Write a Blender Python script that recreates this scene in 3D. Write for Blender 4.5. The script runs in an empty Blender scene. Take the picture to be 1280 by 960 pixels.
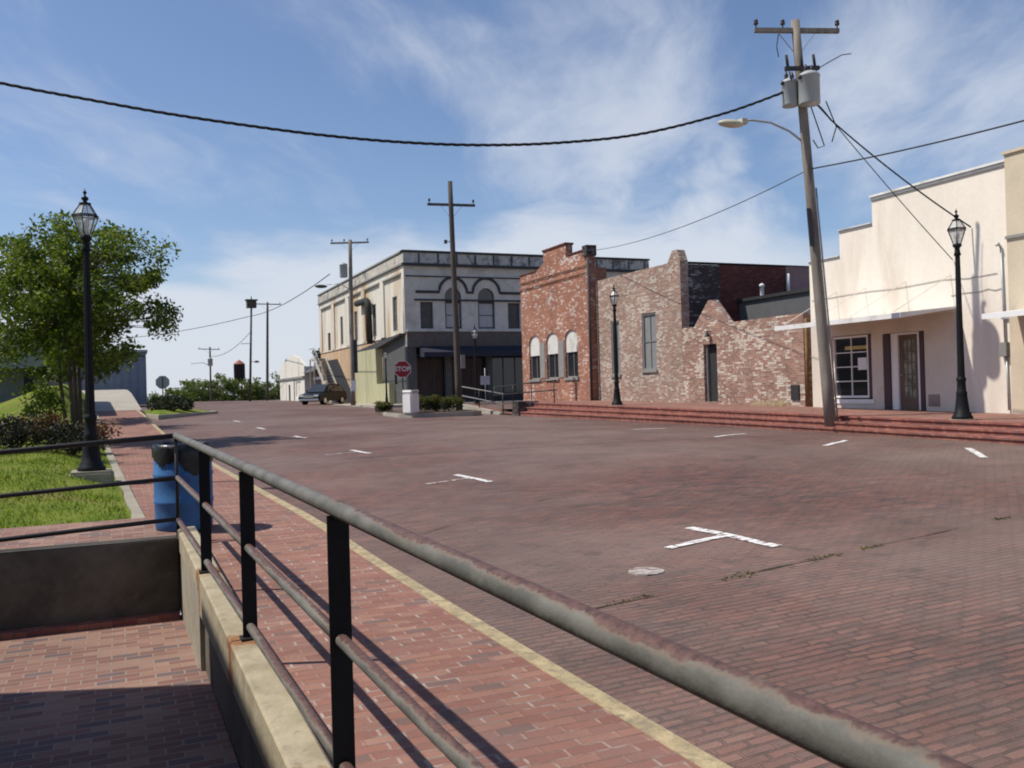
import bpy, bmesh, math, random
from mathutils import Vector, Matrix, noise as mnoise
R = random.Random(7)
PI = math.pi
rad = math.radians
scene = bpy.context.scene
COL = scene.collection
EYE = 1.6          # heights below are metres relative to eye level; everything is lifted by EYE at the end

# ------------------------------------------------------------------ node helpers
def nd(nt, typ, ins=None, **props):
    n = nt.nodes.new(typ)
    for k, v in props.items():
        setattr(n, k, v)
    for k, v in (ins or {}).items():
        s = n.inputs[k]
        if hasattr(v, 'is_output'):
            nt.links.new(v, s)
        elif isinstance(v, (tuple, list)) and len(v) == 3 and s.type == 'RGBA':
            s.default_value = (*v, 1)
        else:
            s.default_value = v
    return n

def mixc(nt, fac, a, b, mode='MIX'):
    n = nt.nodes.new('ShaderNodeMix'); n.data_type = 'RGBA'; n.blend_type = mode
    for i, v in ((0, fac), (6, a), (7, b)):
        s = n.inputs[i]
        if hasattr(v, 'is_output'): nt.links.new(v, s)
        elif isinstance(v, (tuple, list)): s.default_value = (*v[:3], 1)
        else: s.default_value = v
    return n.outputs[2]

def math_(nt, op, a, b=0.0, c=0.0, clamp=False):
    n = nt.nodes.new('ShaderNodeMath'); n.operation = op; n.use_clamp = clamp
    for i, v in enumerate((a, b, c)):
        if hasattr(v, 'is_output'): nt.links.new(v, n.inputs[i])
        else: n.inputs[i].default_value = v
    return n.outputs[0]

def smooth(nt, v, a, b, lo=0.0, hi=1.0):
    n = nt.nodes.new('ShaderNodeMapRange'); n.interpolation_type = 'SMOOTHSTEP'
    nt.links.new(v, n.inputs[0])
    for i, x in enumerate((a, b, lo, hi)): n.inputs[1 + i].default_value = x
    return n.outputs[0]

def ramp(nt, fac, stops, interp='LINEAR'):
    n = nt.nodes.new('ShaderNodeValToRGB'); cr = n.color_ramp; cr.interpolation = interp
    while len(cr.elements) < len(stops): cr.elements.new(0.5)
    for e, (p, c) in zip(cr.elements, stops):
        e.position = p; e.color = (*c, 1) if len(c) == 3 else c
    nt.links.new(fac, n.inputs[0])
    return n.outputs[0]

def noise_(nt, vec, scale, detail=4, rough=.55, dist=0.0):
    return nd(nt, 'ShaderNodeTexNoise', {'Vector': vec, 'Scale': scale, 'Detail': detail, 'Roughness': rough, 'Distortion': dist}).outputs[0]

def newmat(name):
    m = bpy.data.materials.new(name); m.use_nodes = True
    nt = m.node_tree
    b = nt.nodes['Principled BSDF']
    tc = nt.nodes.new('ShaderNodeTexCoord')
    return m, nt, b, tc

def setcol(nt, b, col, rough=.8, metal=0.0, spec=.3, bump=None, bstr=.3, bdist=.01):
    for k, v in (('Base Color', col), ('Roughness', rough), ('Metallic', metal), ('Specular IOR Level', spec)):
        s = b.inputs[k]
        if hasattr(v, 'is_output'): nt.links.new(v, s)
        elif isinstance(v, (tuple, list)): s.default_value = (*v[:3], 1)
        else: s.default_value = v
    if bump is not None:
        bn = nd(nt, 'ShaderNodeBump', {'Height': bump, 'Strength': bstr, 'Distance': bdist})
        nt.links.new(bn.outputs[0], b.inputs['Normal'])

def surf(name, col, rough=.8, metal=0.0, var=.2, scale=3.0, spec=.3, stain=None, stscale=1.2, stlo=.5, sthi=.7, bump=.15, bscale=40, streak=False):
    """plain weathered surface: two noise scales, optional stain colour, fine bump"""
    m, nt, b, tc = newmat(name)
    P = tc.outputs['Object']
    if streak:
        P2 = nd(nt, 'ShaderNodeMapping', {'Vector': P, 'Scale': (1, 1, .18)}).outputs[0]
    else:
        P2 = P
    n1 = noise_(nt, P2, scale, 5); n2 = noise_(nt, P, scale * 9, 3)
    f = math_(nt, 'ADD', math_(nt, 'MULTIPLY', n1, .65), math_(nt, 'MULTIPLY', n2, .35))
    f = smooth(nt, f, .3, .7)
    c = mixc(nt, f, tuple(x * (1 - var) for x in col), tuple(min(1, x * (1 + var)) for x in col))
    if stain:
        s = smooth(nt, noise_(nt, P2, stscale, 6, .62, .4), stlo, sthi)
        c = mixc(nt, s, c, stain)
    setcol(nt, b, c, rough, metal, spec, noise_(nt, P, bscale, 3), bump)
    return m

def brick(name, bw, bh, stops, mortar, ms=.01, rough=.92, white=None, blot=(.6, .25), bstr=.5, dark=None, rot=0.0, wob=0.0, interp='CONSTANT', jn=None, dust=None, dash=False, row=None, spec=.2):
    """bricks from the UV map (metres); colours drawn per brick from stops; optional paint remains, dirt, wobble"""
    m, nt, b, tc = newmat(name)
    uv = tc.outputs['UV']
    v = nd(nt, 'ShaderNodeMapping', {'Vector': uv, 'Rotation': (0, 0, rot)}).outputs[0]
    if wob:
        nz = nd(nt, 'ShaderNodeTexNoise', {'Vector': v, 'Scale': 2.2, 'Detail': 3})
        off = nd(nt, 'ShaderNodeVectorMath', {0: nz.outputs[1], 1: (.5, .5, .5)}, operation='SUBTRACT').outputs[0]
        off = nd(nt, 'ShaderNodeVectorMath', {0: off, 'Scale': wob}, operation='SCALE').outputs[0]
        v = nd(nt, 'ShaderNodeVectorMath', {0: v, 1: off}, operation='ADD').outputs[0]
        nz = nd(nt, 'ShaderNodeTexNoise', {'Vector': v, 'Scale': 13, 'Detail': 3})
        off = nd(nt, 'ShaderNodeVectorMath', {0: nz.outputs[1], 1: (.5, .5, .5)}, operation='SUBTRACT').outputs[0]
        off = nd(nt, 'ShaderNodeVectorMath', {0: off, 'Scale': wob * .35}, operation='SCALE').outputs[0]
        v = nd(nt, 'ShaderNodeVectorMath', {0: v, 1: off}, operation='ADD').outputs[0]
    br = nd(nt, 'ShaderNodeTexBrick', {'Vector': v, 'Color1': (0, 0, 0), 'Color2': (1, 1, 1), 'Mortar': (.5, .5, .5), 'Scale': 1.0,
            'Mortar Size': ms, 'Mortar Smooth': .25, 'Bias': 0.0, 'Brick Width': bw, 'Row Height': bh})
    c = ramp(nt, br.outputs[0], stops, interp)
    if white:                                     # white paint left on some bricks, in patches: (colour, patch scale, lo, hi, per brick weight)
        wc, wsc, lo, hi, wt = white
        br2 = nd(nt, 'ShaderNodeTexBrick', {'Vector': v, 'Color1': (0, 0, 0), 'Color2': (1, 1, 1), 'Mortar': (.3, .3, .3), 'Scale': 1.0, 'Mortar Size': 0.0,
                 'Bias': 0.0, 'Brick Width': bw, 'Row Height': bh * 2})
        q = math_(nt, 'ADD', math_(nt, 'MULTIPLY', noise_(nt, v, wsc, 4, .6), 1.0), math_(nt, 'MULTIPLY', br.outputs[0], wt))
        q = math_(nt, 'ADD', q, math_(nt, 'MULTIPLY', br2.outputs[0], wt * .35))
        q = math_(nt, 'ADD', q, math_(nt, 'MULTIPLY', noise_(nt, v, 8.5, 3), .62))
        c = mixc(nt, smooth(nt, q, lo, hi), c, wc)
    jf = br.outputs[1]
    if jn: jf = math_(nt, 'MULTIPLY', jf, smooth(nt, noise_(nt, v, jn[0], 5, .65), jn[1], jn[2], jn[3], 1))
    c = mixc(nt, jf, c, mortar)
    if row:                                       # thin dark line between courses: (colour, width, noise scale, lo, hi, strength)
        fy = math_(nt, 'FRACT', math_(nt, 'DIVIDE', nd(nt, 'ShaderNodeSeparateXYZ', {0: v}).outputs[1], bh))
        ed = smooth(nt, math_(nt, 'ABSOLUTE', math_(nt, 'SUBTRACT', fy, .5)), .5 - row[1], .5)
        sv = nd(nt, 'ShaderNodeMapping', {'Vector': v, 'Scale': (1.0, 3.0, 1)}).outputs[0]
        c = mixc(nt, math_(nt, 'MULTIPLY', ed, smooth(nt, noise_(nt, sv, row[2], 4, .65), row[3], row[4], .15, row[5])), c, row[0])
    if dash:                                      # open joints between courses: short dark gaps along the courses
        sv = nd(nt, 'ShaderNodeMapping', {'Vector': v, 'Scale': (2.0, 9.5, 1)}).outputs[0]
        q = noise_(nt, sv, 1.0, 5, .6, .3)
        big = smooth(nt, noise_(nt, v, .45, 4, .6), .42, .6, .12, 1)
        c = mixc(nt, math_(nt, 'MULTIPLY', smooth(nt, q, .49, .60, 0, .85), big), c, (.04, .032, .03))
    if dust: c = mixc(nt, smooth(nt, noise_(nt, v, dust[1], 7, .62), dust[2], dust[3], dust[5], dust[4]), c, dust[0])
    d = noise_(nt, v, blot[0], 6, .6)
    c = mixc(nt, smooth(nt, d, .3, .72), mixc(nt, 1.0, c, (1 + blot[1],) * 3, 'MULTIPLY'), mixc(nt, 1.0, c, (1 - blot[1],) * 3, 'MULTIPLY'))
    if dark:
        dc, dsc, lo, hi, amt = dark
        k = smooth(nt, noise_(nt, v, dsc, 6, .65, .5), lo, hi, 0, amt)
        c = mixc(nt, k, c, dc)
    fine = noise_(nt, v, 60, 3)
    c = mixc(nt, smooth(nt, fine, .25, .75, 0, .35), c, mixc(nt, 1.0, c, (.72, .7, .7), 'MULTIPLY'))
    h = math_(nt, 'SUBTRACT', math_(nt, 'ADD', math_(nt, 'MULTIPLY', fine, .25), math_(nt, 'MULTIPLY', br.outputs[0], .35)), br.outputs[1])
    setcol(nt, b, c, rough, 0, spec, h, bstr, .012)
    return m

def glass(name, col=(.02, .022, .025), rough=.06):
    m, nt, b, tc = newmat(name)
    n = noise_(nt, tc.outputs['Object'], 1.3, 3)
    setcol(nt, b, mixc(nt, n, tuple(x * .6 for x in col), tuple(x * 1.6 for x in col)), rough, 0, .6)
    return m

def leafmat(name, a, b_, trans=.35):
    m, nt, b, tc = newmat(name)
    g = nt.nodes.new('ShaderNodeNewGeometry')
    f = g.outputs['Random Per Island']
    c = mixc(nt, f, a, b_)
    c = mixc(nt, smooth(nt, noise_(nt, tc.outputs['Object'], 1.5, 3), .35, .7), c, mixc(nt, 1.0, c, (.6, .65, .6), 'MULTIPLY'))
    nt.links.new(c, b.inputs['Base Color']); b.inputs['Roughness'].default_value = .55; b.inputs['Specular IOR Level'].default_value = .25
    tr = nd(nt, 'ShaderNodeBsdfTranslucent', {'Color': mixc(nt, 1.0, c, (1.3, 1.5, .6), 'MULTIPLY')})
    mx = nt.nodes.new('ShaderNodeMixShader'); mx.inputs[0].default_value = trans
    nt.links.new(b.outputs[0], mx.inputs[1]); nt.links.new(tr.outputs[0], mx.inputs[2])
    nt.links.new(mx.outputs[0], nt.nodes['Material Output'].inputs[0])
    return m

# ------------------------------------------------------------------ mesh helpers
def box(bm, x0, x1, y0, y1, z0, z1):
    v = [bm.verts.new(p) for p in ((x0, y0, z0), (x1, y0, z0), (x1, y1, z0), (x0, y1, z0), (x0, y0, z1), (x1, y0, z1), (x1, y1, z1), (x0, y1, z1))]
    for f in ((3, 2, 1, 0), (4, 5, 6, 7), (0, 1, 5, 4), (1, 2, 6, 5), (2, 3, 7, 6), (3, 0, 4, 7)):
        bm.faces.new([v[i] for i in f])

def beam(bm, a, b, w, h, up=(0, 0, 1)):
    """rectangular bar from a to b, w across, h along up"""
    a, b = Vector(a), Vector(b); d = (b - a).normalized(); u = Vector(up)
    s = d.cross(u)
    if s.length < 1e-4: s = d.cross(Vector((0, 1, 0)))
    s.normalize(); u = s.cross(d).normalized()
    v = []
    for p in (a, b):
        for i, j in ((-1, -1), (1, -1), (1, 1), (-1, 1)):
            v.append(bm.verts.new(p + s * (w / 2 * i) + u * (h / 2 * j)))
    for f in ((3, 2, 1, 0), (4, 5, 6, 7), (0, 1, 5, 4), (1, 2, 6, 5), (2, 3, 7, 6), (3, 0, 4, 7)):
        bm.faces.new([v[i] for i in f])

def tube(bm, pts, r, n=8, caps=True):
    pts = [Vector(p) for p in pts]
    rs = r if isinstance(r, (list, tuple)) else [r] * len(pts)
    rings = []; ref = None
    for i, p in enumerate(pts):
        d = (pts[min(i + 1, len(pts) - 1)] - pts[max(i - 1, 0)]).normalized()
        if ref is None:
            ref = d.cross(Vector((0, 0, 1)))
            if ref.length < .05: ref = d.cross(Vector((0, 1, 0)))
        s = (ref - d * ref.dot(d)).normalized(); ref = s; t = d.cross(s)
        rings.append([bm.verts.new(p + (s * math.cos(2 * PI * k / n) + t * math.sin(2 * PI * k / n)) * rs[i]) for k in range(n)])
    for a, b in zip(rings, rings[1:]):
        for k in range(n):
            f = bm.faces.new((a[k], a[(k + 1) % n], b[(k + 1) % n], b[k])); f.smooth = True
    if caps:
        bm.faces.new(rings[0][::-1]); bm.faces.new(rings[-1])

def lathe(bm, prof, n=16, c=(0, 0, 0), smooth_=True, ph=0.0):
    rings = []
    for r, z in prof:
        if r <= 1e-5: rings.append([bm.verts.new((c[0], c[1], c[2] + z))])
        else: rings.append([bm.verts.new((c[0] + r * math.cos(2 * PI * k / n + ph), c[1] + r * math.sin(2 * PI * k / n + ph), c[2] + z)) for k in range(n)])
    for a, b in zip(rings, rings[1:]):
        for k in range(n):
            q = [a[k % len(a)], a[(k + 1) % len(a)], b[(k + 1) % len(b)], b[k % len(b)]]
            q2 = []
            for x in q:
                if x not in q2: q2.append(x)
            if len(q2) > 2:
                f = bm.faces.new(q2); f.smooth = smooth_

def prism(bm, poly, axis, c0, c1):
    """polygon (u,z) extruded along axis 'x' (u = y) or 'y' (u = x), or 'z' (poly is x,y)"""
    def P(u, w, c):
        return (c, u, w) if axis == 'x' else ((u, c, w) if axis == 'y' else (u, w, c))
    a = [bm.verts.new(P(u, w, c0)) for u, w in poly]; b = [bm.verts.new(P(u, w, c1)) for u, w in poly]
    n = len(poly)
    bm.faces.new(a); bm.faces.new(b[::-1])
    for i in range(n):
        bm.faces.new((a[i], b[i], b[(i + 1) % n], a[(i + 1) % n]))

def holed(bm, axis, c0, c1, solids, holes=(), arches=()):
    """wall slab in plane axis = c0..c1 made of solid rects (u0,u1,z0,z1) minus hole rects; arches (u0,u1,zspring,ztop) fill spandrels"""
    us = sorted({round(x, 4) for s in list(solids) + list(holes) for x in s[:2]}); zs = sorted({round(x, 4) for s in list(solids) + list(holes) for x in s[2:4]})
    def inside(u, z, rs): return any(a < u < b and c < z < d for a, b, c, d in rs)
    S = {}
    for i in range(len(us) - 1):
        for j in range(len(zs) - 1):
            u, z = (us[i] + us[i + 1]) / 2, (zs[j] + zs[j + 1]) / 2
            S[i, j] = inside(u, z, solids) and not inside(u, z, holes)
    def P(u, z, c): return (c, u, z) if axis == 'x' else (u, c, z)
    def face(*p): bm.faces.new([bm.verts.new(q) for q in p])
    for (i, j), s in S.items():
        if not s: continue
        u0, u1, z0, z1 = us[i], us[i + 1], zs[j], zs[j + 1]
        face(P(u0, z0, c0), P(u1, z0, c0), P(u1, z1, c0), P(u0, z1, c0)); face(P(u0, z0, c1), P(u0, z1, c1), P(u1, z1, c1), P(u1, z0, c1))
        for di, dj, q in ((-1, 0, ((u0, z0), (u0, z1))), (1, 0, ((u1, z0), (u1, z1))), (0, -1, ((u0, z0), (u1, z0))), (0, 1, ((u0, z1), (u1, z1)))):
            if not S.get((i + di, j + dj), False):
                (a, b), (c, d) = q
                face(P(a, b, c0), P(c, d, c0), P(c, d, c1), P(a, b, c1))
    for u0, u1, zsp, zt in arches:
        m, rx, rz = (u0 + u1) / 2, (u1 - u0) / 2, zt - zsp; N = 14
        for k in range(N):
            a0, a1 = PI - PI * k / N, PI - PI * (k + 1) / N
            p0, p1 = (m + rx * math.cos(a0), zsp + rz * math.sin(a0)), (m + rx * math.cos(a1), zsp + rz * math.sin(a1))
            for c in (c0, c1): face(P(*p0, c), P(*p1, c), P(p1[0], zt, c), P(p0[0], zt, c))
            face(P(*p0, c0), P(*p1, c0), P(*p1, c1), P(*p0, c1))

def uvbox(bm):
    bm.normal_update()
    L = bm.loops.layers.uv.verify()
    for f in bm.faces:
        n = f.normal; ax, ay, az = abs(n.x), abs(n.y), abs(n.z)
        for l in f.loops:
            p = l.vert.co
            l[L].uv = (p.x, p.y) if az >= ax and az >= ay else ((p.y, p.z) if ax >= ay else (p.x, p.z))

def setprops(o, label=None, cat=None, group=None, kind=None):
    for k, v in (('label', label), ('category', cat), ('group', group), ('kind', kind)):
        if v: o[k] = v

def obj(name, bm, mat, parent=None, world=True, bevel=0, fixn=True, uv=True):
    if bevel:
        bmesh.ops.remove_doubles(bm, verts=bm.verts[:], dist=1e-5)
        bmesh.ops.bevel(bm, geom=[e for e in bm.edges if e.is_manifold and e.calc_face_angle(0) > .6], offset=bevel, segments=2, affect='EDGES', clamp_overlap=True)
    if fixn: bmesh.ops.recalc_face_normals(bm, faces=bm.faces[:])
    if uv: uvbox(bm)
    me = bpy.data.meshes.new(name)
    o = bpy.data.objects.new(name, me); COL.objects.link(o)
    if parent is not None:
        o.parent = parent
        if world:
            b = parent
            while b is not None:
                bmesh.ops.translate(bm, verts=bm.verts[:], vec=-b.location); b = b.parent
    else:
        xs = [v.co.x for v in bm.verts]; ys = [v.co.y for v in bm.verts]; zs = [v.co.z for v in bm.verts]
        c = Vector(((min(xs) + max(xs)) / 2, (min(ys) + max(ys)) / 2, min(zs)))
        bmesh.ops.translate(bm, verts=bm.verts[:], vec=-c); o.location = c
    bm.to_mesh(me); bm.free()
    for mm in (mat if isinstance(mat, (list, tuple)) else [mat]): me.materials.append(mm)
    return o

def B(): return bmesh.new()

def thing(name, label, cat, loc=(0, 0, 0), rotz=0, group=None):
    o = bpy.data.objects.new(name, None); COL.objects.link(o)
    o.empty_display_size = .2
    o.location = loc; o.rotation_euler = (0, 0, rotz); setprops(o, label, cat, group)
    return o

def dup(root, loc, rotz=0, label=None, scale=1.0):
    r = root.copy(); COL.objects.link(r); r.location = loc; r.rotation_euler = (0, 0, rotz); r.scale = (scale,) * 3
    if label: r['label'] = label
    def rec(a, b):
        for ch in [c for c in bpy.data.objects if c.parent == a]:
            k = ch.copy(); COL.objects.link(k); k.parent = b; rec(ch, k)
    rec(root, r)
    return r

def lerp_prof(prof, y):
    if y <= prof[0][0]: return prof[0][1]
    for (a, b), (c, d) in zip(prof, prof[1:]):
        if y <= c: return b + (d - b) * (y - a) / (c - a)
    return prof[-1][1]
def sst(x, a, b):
    t = max(0, min(1, (x - a) / (b - a))); return t * t * (3 - 2 * t)

# ------------------------------------------------------------------ materials
M = {}
ROAD_STOPS = [(0, (.135, .058, .043)), (.2, (.17, .07, .051)), (.38, (.19, .08, .059)), (.55, (.15, .072, .056)), (.7, (.12, .066, .055)), (.85, (.215, .102, .074))]
M['road'] = brick('brick_road', .185, .074, ROAD_STOPS, (.03, .023, .02), .010, .75, blot=(.5, .17), bstr=1.4, dark=((.075, .058, .05), 2.6, .52, .72, .6), wob=.06, jn=(4.5, .42, .64, .0), dust=((.205, .145, .122), .15, .36, .62, .75, .1), dash=True, row=((.018, .014, .012), .2, 1.5, .38, .6, .95), spec=.45)
SW = [(0, (.27, .13, .098)), (.25, (.24, .115, .09)), (.5, (.295, .155, .115)), (.7, (.255, .135, .108)), (.86, (.18, .115, .10)), (.95, (.32, .18, .138))]
M['walk'] = brick('brick_sidewalk', .19, .083, SW, (.40, .33, .28), .009, .85, blot=(.8, .14), bstr=.5, dark=((.2, .13, .12), .9, .5, .75, .5), wob=.012, jn=(4, .46, .62, .0), row=((.11, .07, .06), .13, 3.0, .3, .6, .75))
M['pit'] = brick('brick_pit_floor', .205, .1, [(0, (.24, .13, .105)), (.25, (.20, .105, .088)), (.5, (.27, .16, .125)), (.75, (.15, .105, .105)), (.9, (.29, .18, .14))], (.27, .21, .17), .008, .85, blot=(.8, .14))
M['terrace'] = brick('brick_terrace', .205, .1, SW, (.2, .13, .11), .007, .9, blot=(.8, .15))
M['step'] = brick('brick_step', .1, .2, [(0, (.30, .115, .085)), (.3, (.24, .09, .075)), (.6, (.33, .14, .105)), (.85, (.22, .10, .09))], (.18, .11, .09), .006, .9, blot=(1.2, .22), dark=((.1, .07, .065), 1.4, .52, .75, .7))
WH = (.60, .54, .50)
M['redbrick'] = brick('red_brick', .21, .072, [(0, (.31, .125, .078)), (.25, (.355, .152, .095)), (.5, (.265, .11, .076)), (.75, (.385, .182, .12)), (.92, (.44, .30, .235))], (.35, .22, .165), .01, .92, white=(WH, 1.3, 1.09, 1.21, .28), blot=(.8, .16))
M['midbrick'] = brick('whitewashed_brick', .21, .072, [(0, (.28, .175, .135)), (.2, (.345, .23, .18)), (.45, (.235, .15, .12)), (.65, (.37, .275, .225)), (.85, (.295, .175, .138))], (.34, .265, .22), .012, .92, white=((.56, .50, .43), 1.2, 1.03, 1.2, .30), blot=(.6, .14))
M['lowbrick'] = brick('patched_brick', .21, .072, [(0, (.275, .145, .11)), (.2, (.33, .19, .145)), (.45, (.225, .125, .10)), (.65, (.36, .245, .195)), (.85, (.205, .118, .097))], (.32, .235, .19), .011, .92, white=((.58, .52, .44), 1.0, 1.03, 1.19, .30), blot=(.6, .18))
M['darkbrick'] = brick('dark_speckled_brick', .21, .072, [(0, (.06, .045, .045)), (.3, (.08, .06, .06)), (.6, (.05, .04, .04)), (.85, (.12, .1, .1))], (.07, .06, .06), .01, .95, white=((.30, .29, .3), 1.3, 1.08, 1.24, .28), blot=(.6, .2))
M['maroon'] = brick('maroon_brick', .21, .072, [(0, (.13, .045, .04)), (.3, (.16, .055, .045)), (.6, (.11, .04, .037)), (.85, (.17, .07, .06))], (.11, .05, .045), .008, .95, blot=(.5, .2))
M['mauve'] = surf('mauve_stucco', (.30, .19, .19), .9, var=.12)
M['casterbrick'] = brick('brown_brick', .21, .072, [(0, (.30, .15, .11)), (.4, (.24, .12, .09)), (.8, (.36, .19, .14))], (.3, .24, .2), .01)
M['white_stucco'] = surf('white_stucco', (.77, .705, .61), .9, var=.07, scale=1.2, stain=(.62, .53, .44), stscale=.9, stlo=.5, sthi=.78, bump=.25, bscale=25, streak=True)
M['white_shop'] = surf('shaded_white_stucco', (.64, .575, .49), .9, var=.08, scale=1.4, stain=(.50, .41, .33), stscale=.8, stlo=.5, sthi=.8, bump=.2, bscale=25)  # darker copy of the white stucco, awning shade put into its colour
M['tan_stucco'] = surf('tan_stucco', (.56, .48, .36), .9, var=.08, scale=1.5, bump=.25, bscale=25)
M['cream_side'] = surf('stained_cream_plaster', (.62, .58, .51), .9, var=.14, scale=.8, stain=(.47, .33, .19), stscale=.42, stlo=.47, sthi=.66, streak=True)
M['cream_band'] = surf('weathered_cornice_plaster', (.46, .43, .38), .9, var=.2, scale=1.2, stain=(.22, .205, .19), stscale=1.0, stlo=.48, sthi=.62)
M['orange_plaster'] = surf('orange_tan_plaster', (.46, .31, .18), .9, var=.2, scale=.8, stain=(.50, .43, .36), stscale=.5, streak=True)
M['grey_front'] = surf('grey_front_plaster', (.58, .55, .50), .9, var=.14, scale=1.0, stain=(.43, .395, .35), stscale=.8)
M['grey_cornice'] = surf('blotched_grey_cornice', (.50, .49, .47), .9, var=.2, scale=1.6, stain=(.15, .145, .14), stscale=1.6, stlo=.44, sthi=.66)
M['dark_trim'] = surf('dark_grey_trim', (.055, .055, .06), .8, var=.15)
M['frieze'] = surf('brown_grey_frieze', (.12, .105, .095), .85, var=.2, stain=(.15, .07, .06), stscale=1.0)
M['dark_side'] = surf('charcoal_painted_wall', (.085, .085, .085), .85, var=.15)
M['storefront'] = surf('black_shopfront', (.025, .025, .03), .6, var=.2)
M['navy_awning'] = surf('navy_awning_canvas', (.025, .027, .042), .8, var=.15)
M['yellowgreen'] = surf('pale_yellow_green_paint', (.42, .40, .245), .85, var=.1, stain=(.32, .31, .19), stscale=.7, streak=True)
M['winglass'] = glass('dark_window_glass')
M['blindglass'] = surf('grey_window_blind', (.42, .42, .43), .5, var=.08)
M['boarded'] = surf('dark_boarded_window', (.1, .095, .09), .7, var=.2)
M['shutter_grey'] = surf('grey_painted_shutter', (.21, .215, .215), .7, var=.1)
M['trim_grey'] = surf('grey_painted_trim', (.24, .235, .22), .7, var=.12)
M['white_paint'] = surf('white_paint', (.78, .77, .74), .6, var=.05)
M['panel_white'] = surf('weathered_white_panel', (.62, .61, .57), .7, var=.08, stain=(.5, .47, .42), stscale=1.5)
M['white_metal'] = surf('white_metal', (.76, .76, .76), .45, var=.05)
M['awning_metal'] = surf('dull_white_awning_sheet', (.70, .69, .67), .6, var=.1, stain=(.42, .39, .34), stscale=1.4)
M['plum'] = surf('plum_painted_wood', (.075, .045, .05), .6, var=.15)
M['wood_door'] = surf('brown_door_wood', (.14, .09, .065), .55, var=.15)
M['door_glass'] = surf('door_glass_painted_reflection', (.22, .23, .19), .1, var=.7, scale=5, spec=.7, bump=0)  # light mottling in the colour stands for reflections in the door pane
M['roofing'] = surf('black_roofing', (.03, .03, .032), .8, var=.2)
M['roof_grey'] = surf('grey_roofing', (.2, .2, .21), .8, var=.12)
M['greybox'] = surf('dark_grey_cladding', (.10, .10, .105), .8, var=.1)
M['concrete'] = surf('old_concrete', (.30, .275, .215), .9, var=.18, scale=2, stain=(.24, .20, .15), stscale=1.6, stlo=.5, sthi=.72, bump=.35, bscale=30)
M['cap'] = surf('weathered_concrete_cap', (.36, .31, .215), .9, var=.22, scale=5, stain=(.24, .145, .07), stscale=3.0, stlo=.52, sthi=.72, bump=.4, bscale=35)
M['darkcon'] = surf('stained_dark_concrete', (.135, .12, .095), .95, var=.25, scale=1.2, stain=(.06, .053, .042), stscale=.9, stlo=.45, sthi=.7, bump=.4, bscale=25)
M['palecon'] = surf('pale_concrete', (.35, .32, .27), .9, var=.1, scale=1.5, stain=(.4, .35, .28), stscale=.5, bump=.2)
M['black_metal'] = surf('black_painted_metal', (.009, .010, .012), .55, .0, var=.3, spec=.2, bump=.05)
M['wood_pole'] = surf('weathered_pole_wood', (.23, .20, .17), .9, var=.25, scale=6, stain=(.13, .11, .1), stscale=2, streak=True, bump=.4)
M['dark_pole'] = surf('dark_pole_wood', (.085, .072, .062), .9, var=.25, scale=6, streak=True)
M['galv'] = surf('galvanised_grey', (.40, .42, .43), .45, .3, var=.1)
M['transformer'] = surf('transformer_grey_paint', (.37, .39, .40), .5, var=.06, stain=(.3, .3, .29), stscale=2, stlo=.6, sthi=.8)
M['lamp_head'] = surf('beige_lamp_housing', (.50, .47, .38), .5, var=.08)
M['ceramic'] = surf('brown_ceramic', (.05, .04, .04), .3, var=.1)
M['cable'] = surf('black_cable', (.02, .02, .022), .6, var=.1)
M['sign_red'] = surf('stop_sign_red', (.29, .018, .025), .5, var=.05)
M['sign_white'] = surf('sign_white', (.75, .75, .76), .5, var=.03)
M['sign_back'] = surf('sign_back_metal', (.34, .35, .36), .5, .2, var=.08)
M['bark'] = surf('tree_bark', (.12, .095, .075), .95, var=.3, scale=8, streak=True)
M['soil'] = surf('mulch_soil', (.085, .06, .042), 1, var=.35, scale=9, bump=.8, bscale=20)
M['rubber'] = surf('tyre_rubber', (.015, .015, .015), .8, var=.1)
M['chrome'] = surf('bright_chrome', (.6, .6, .62), .15, 1.0, var=.03)
M['carblue'] = surf('dark_blue_car_paint', (.012, .014, .018), .35, .0, var=.05, spec=.15, bump=0)
M['carblack'] = surf('black_car_paint', (.005, .005, .006), .5, .0, var=.05, spec=.08, bump=0)
M['carglass'] = glass('car_glass', (.03, .035, .04), .03)
M['headlight'] = surf('headlight_lens', (.7, .72, .75), .1, .3, var=.03)
M['bluebuild'] = surf('slate_blue_cladding', (.17, .21, .28), .6, var=.08)
M['farwall'] = surf('dull_concrete_panel', (.26, .28, .30), .85, var=.12)
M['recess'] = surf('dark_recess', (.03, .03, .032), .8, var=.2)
M['shedwood'] = surf('grey_brown_boards', (.19, .165, .14), .9, var=.3, scale=2, streak=True)
M['gable'] = surf('off_white_stucco_far', (.66, .63, .56), .9, var=.06, stain=(.5, .46, .4), stscale=.4)
M['tankmetal'] = surf('dark_tank_steel', (.02, .022, .03), .6, var=.1)
M['tankred'] = surf('faded_red_roof', (.26, .09, .07), .7, var=.1)
M['bag'] = surf('black_bin_liner', (.006, .006, .007), .33, var=.2, spec=.4, bump=.9, bscale=11)
M['leafA'] = leafmat('tree_leaf', (.048, .088, .014), (.23, .26, .045))
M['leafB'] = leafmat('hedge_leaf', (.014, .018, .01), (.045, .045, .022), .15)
M['leafR'] = leafmat('red_tip_leaf', (.10, .035, .022), (.20, .085, .035), .3)
M['leafY'] = leafmat('yellow_green_hedge_leaf', (.035, .045, .012), (.17, .155, .03), .25)
M['leafF'] = leafmat('far_tree_leaf', (.075, .105, .03), (.20, .23, .07), .35)
M['leafD'] = leafmat('dark_shrub_leaf', (.014, .025, .01), (.04, .055, .02), .2)
M['blade'] = leafmat('grass_blade', (.085, .125, .014), (.27, .30, .045), .4)

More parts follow.
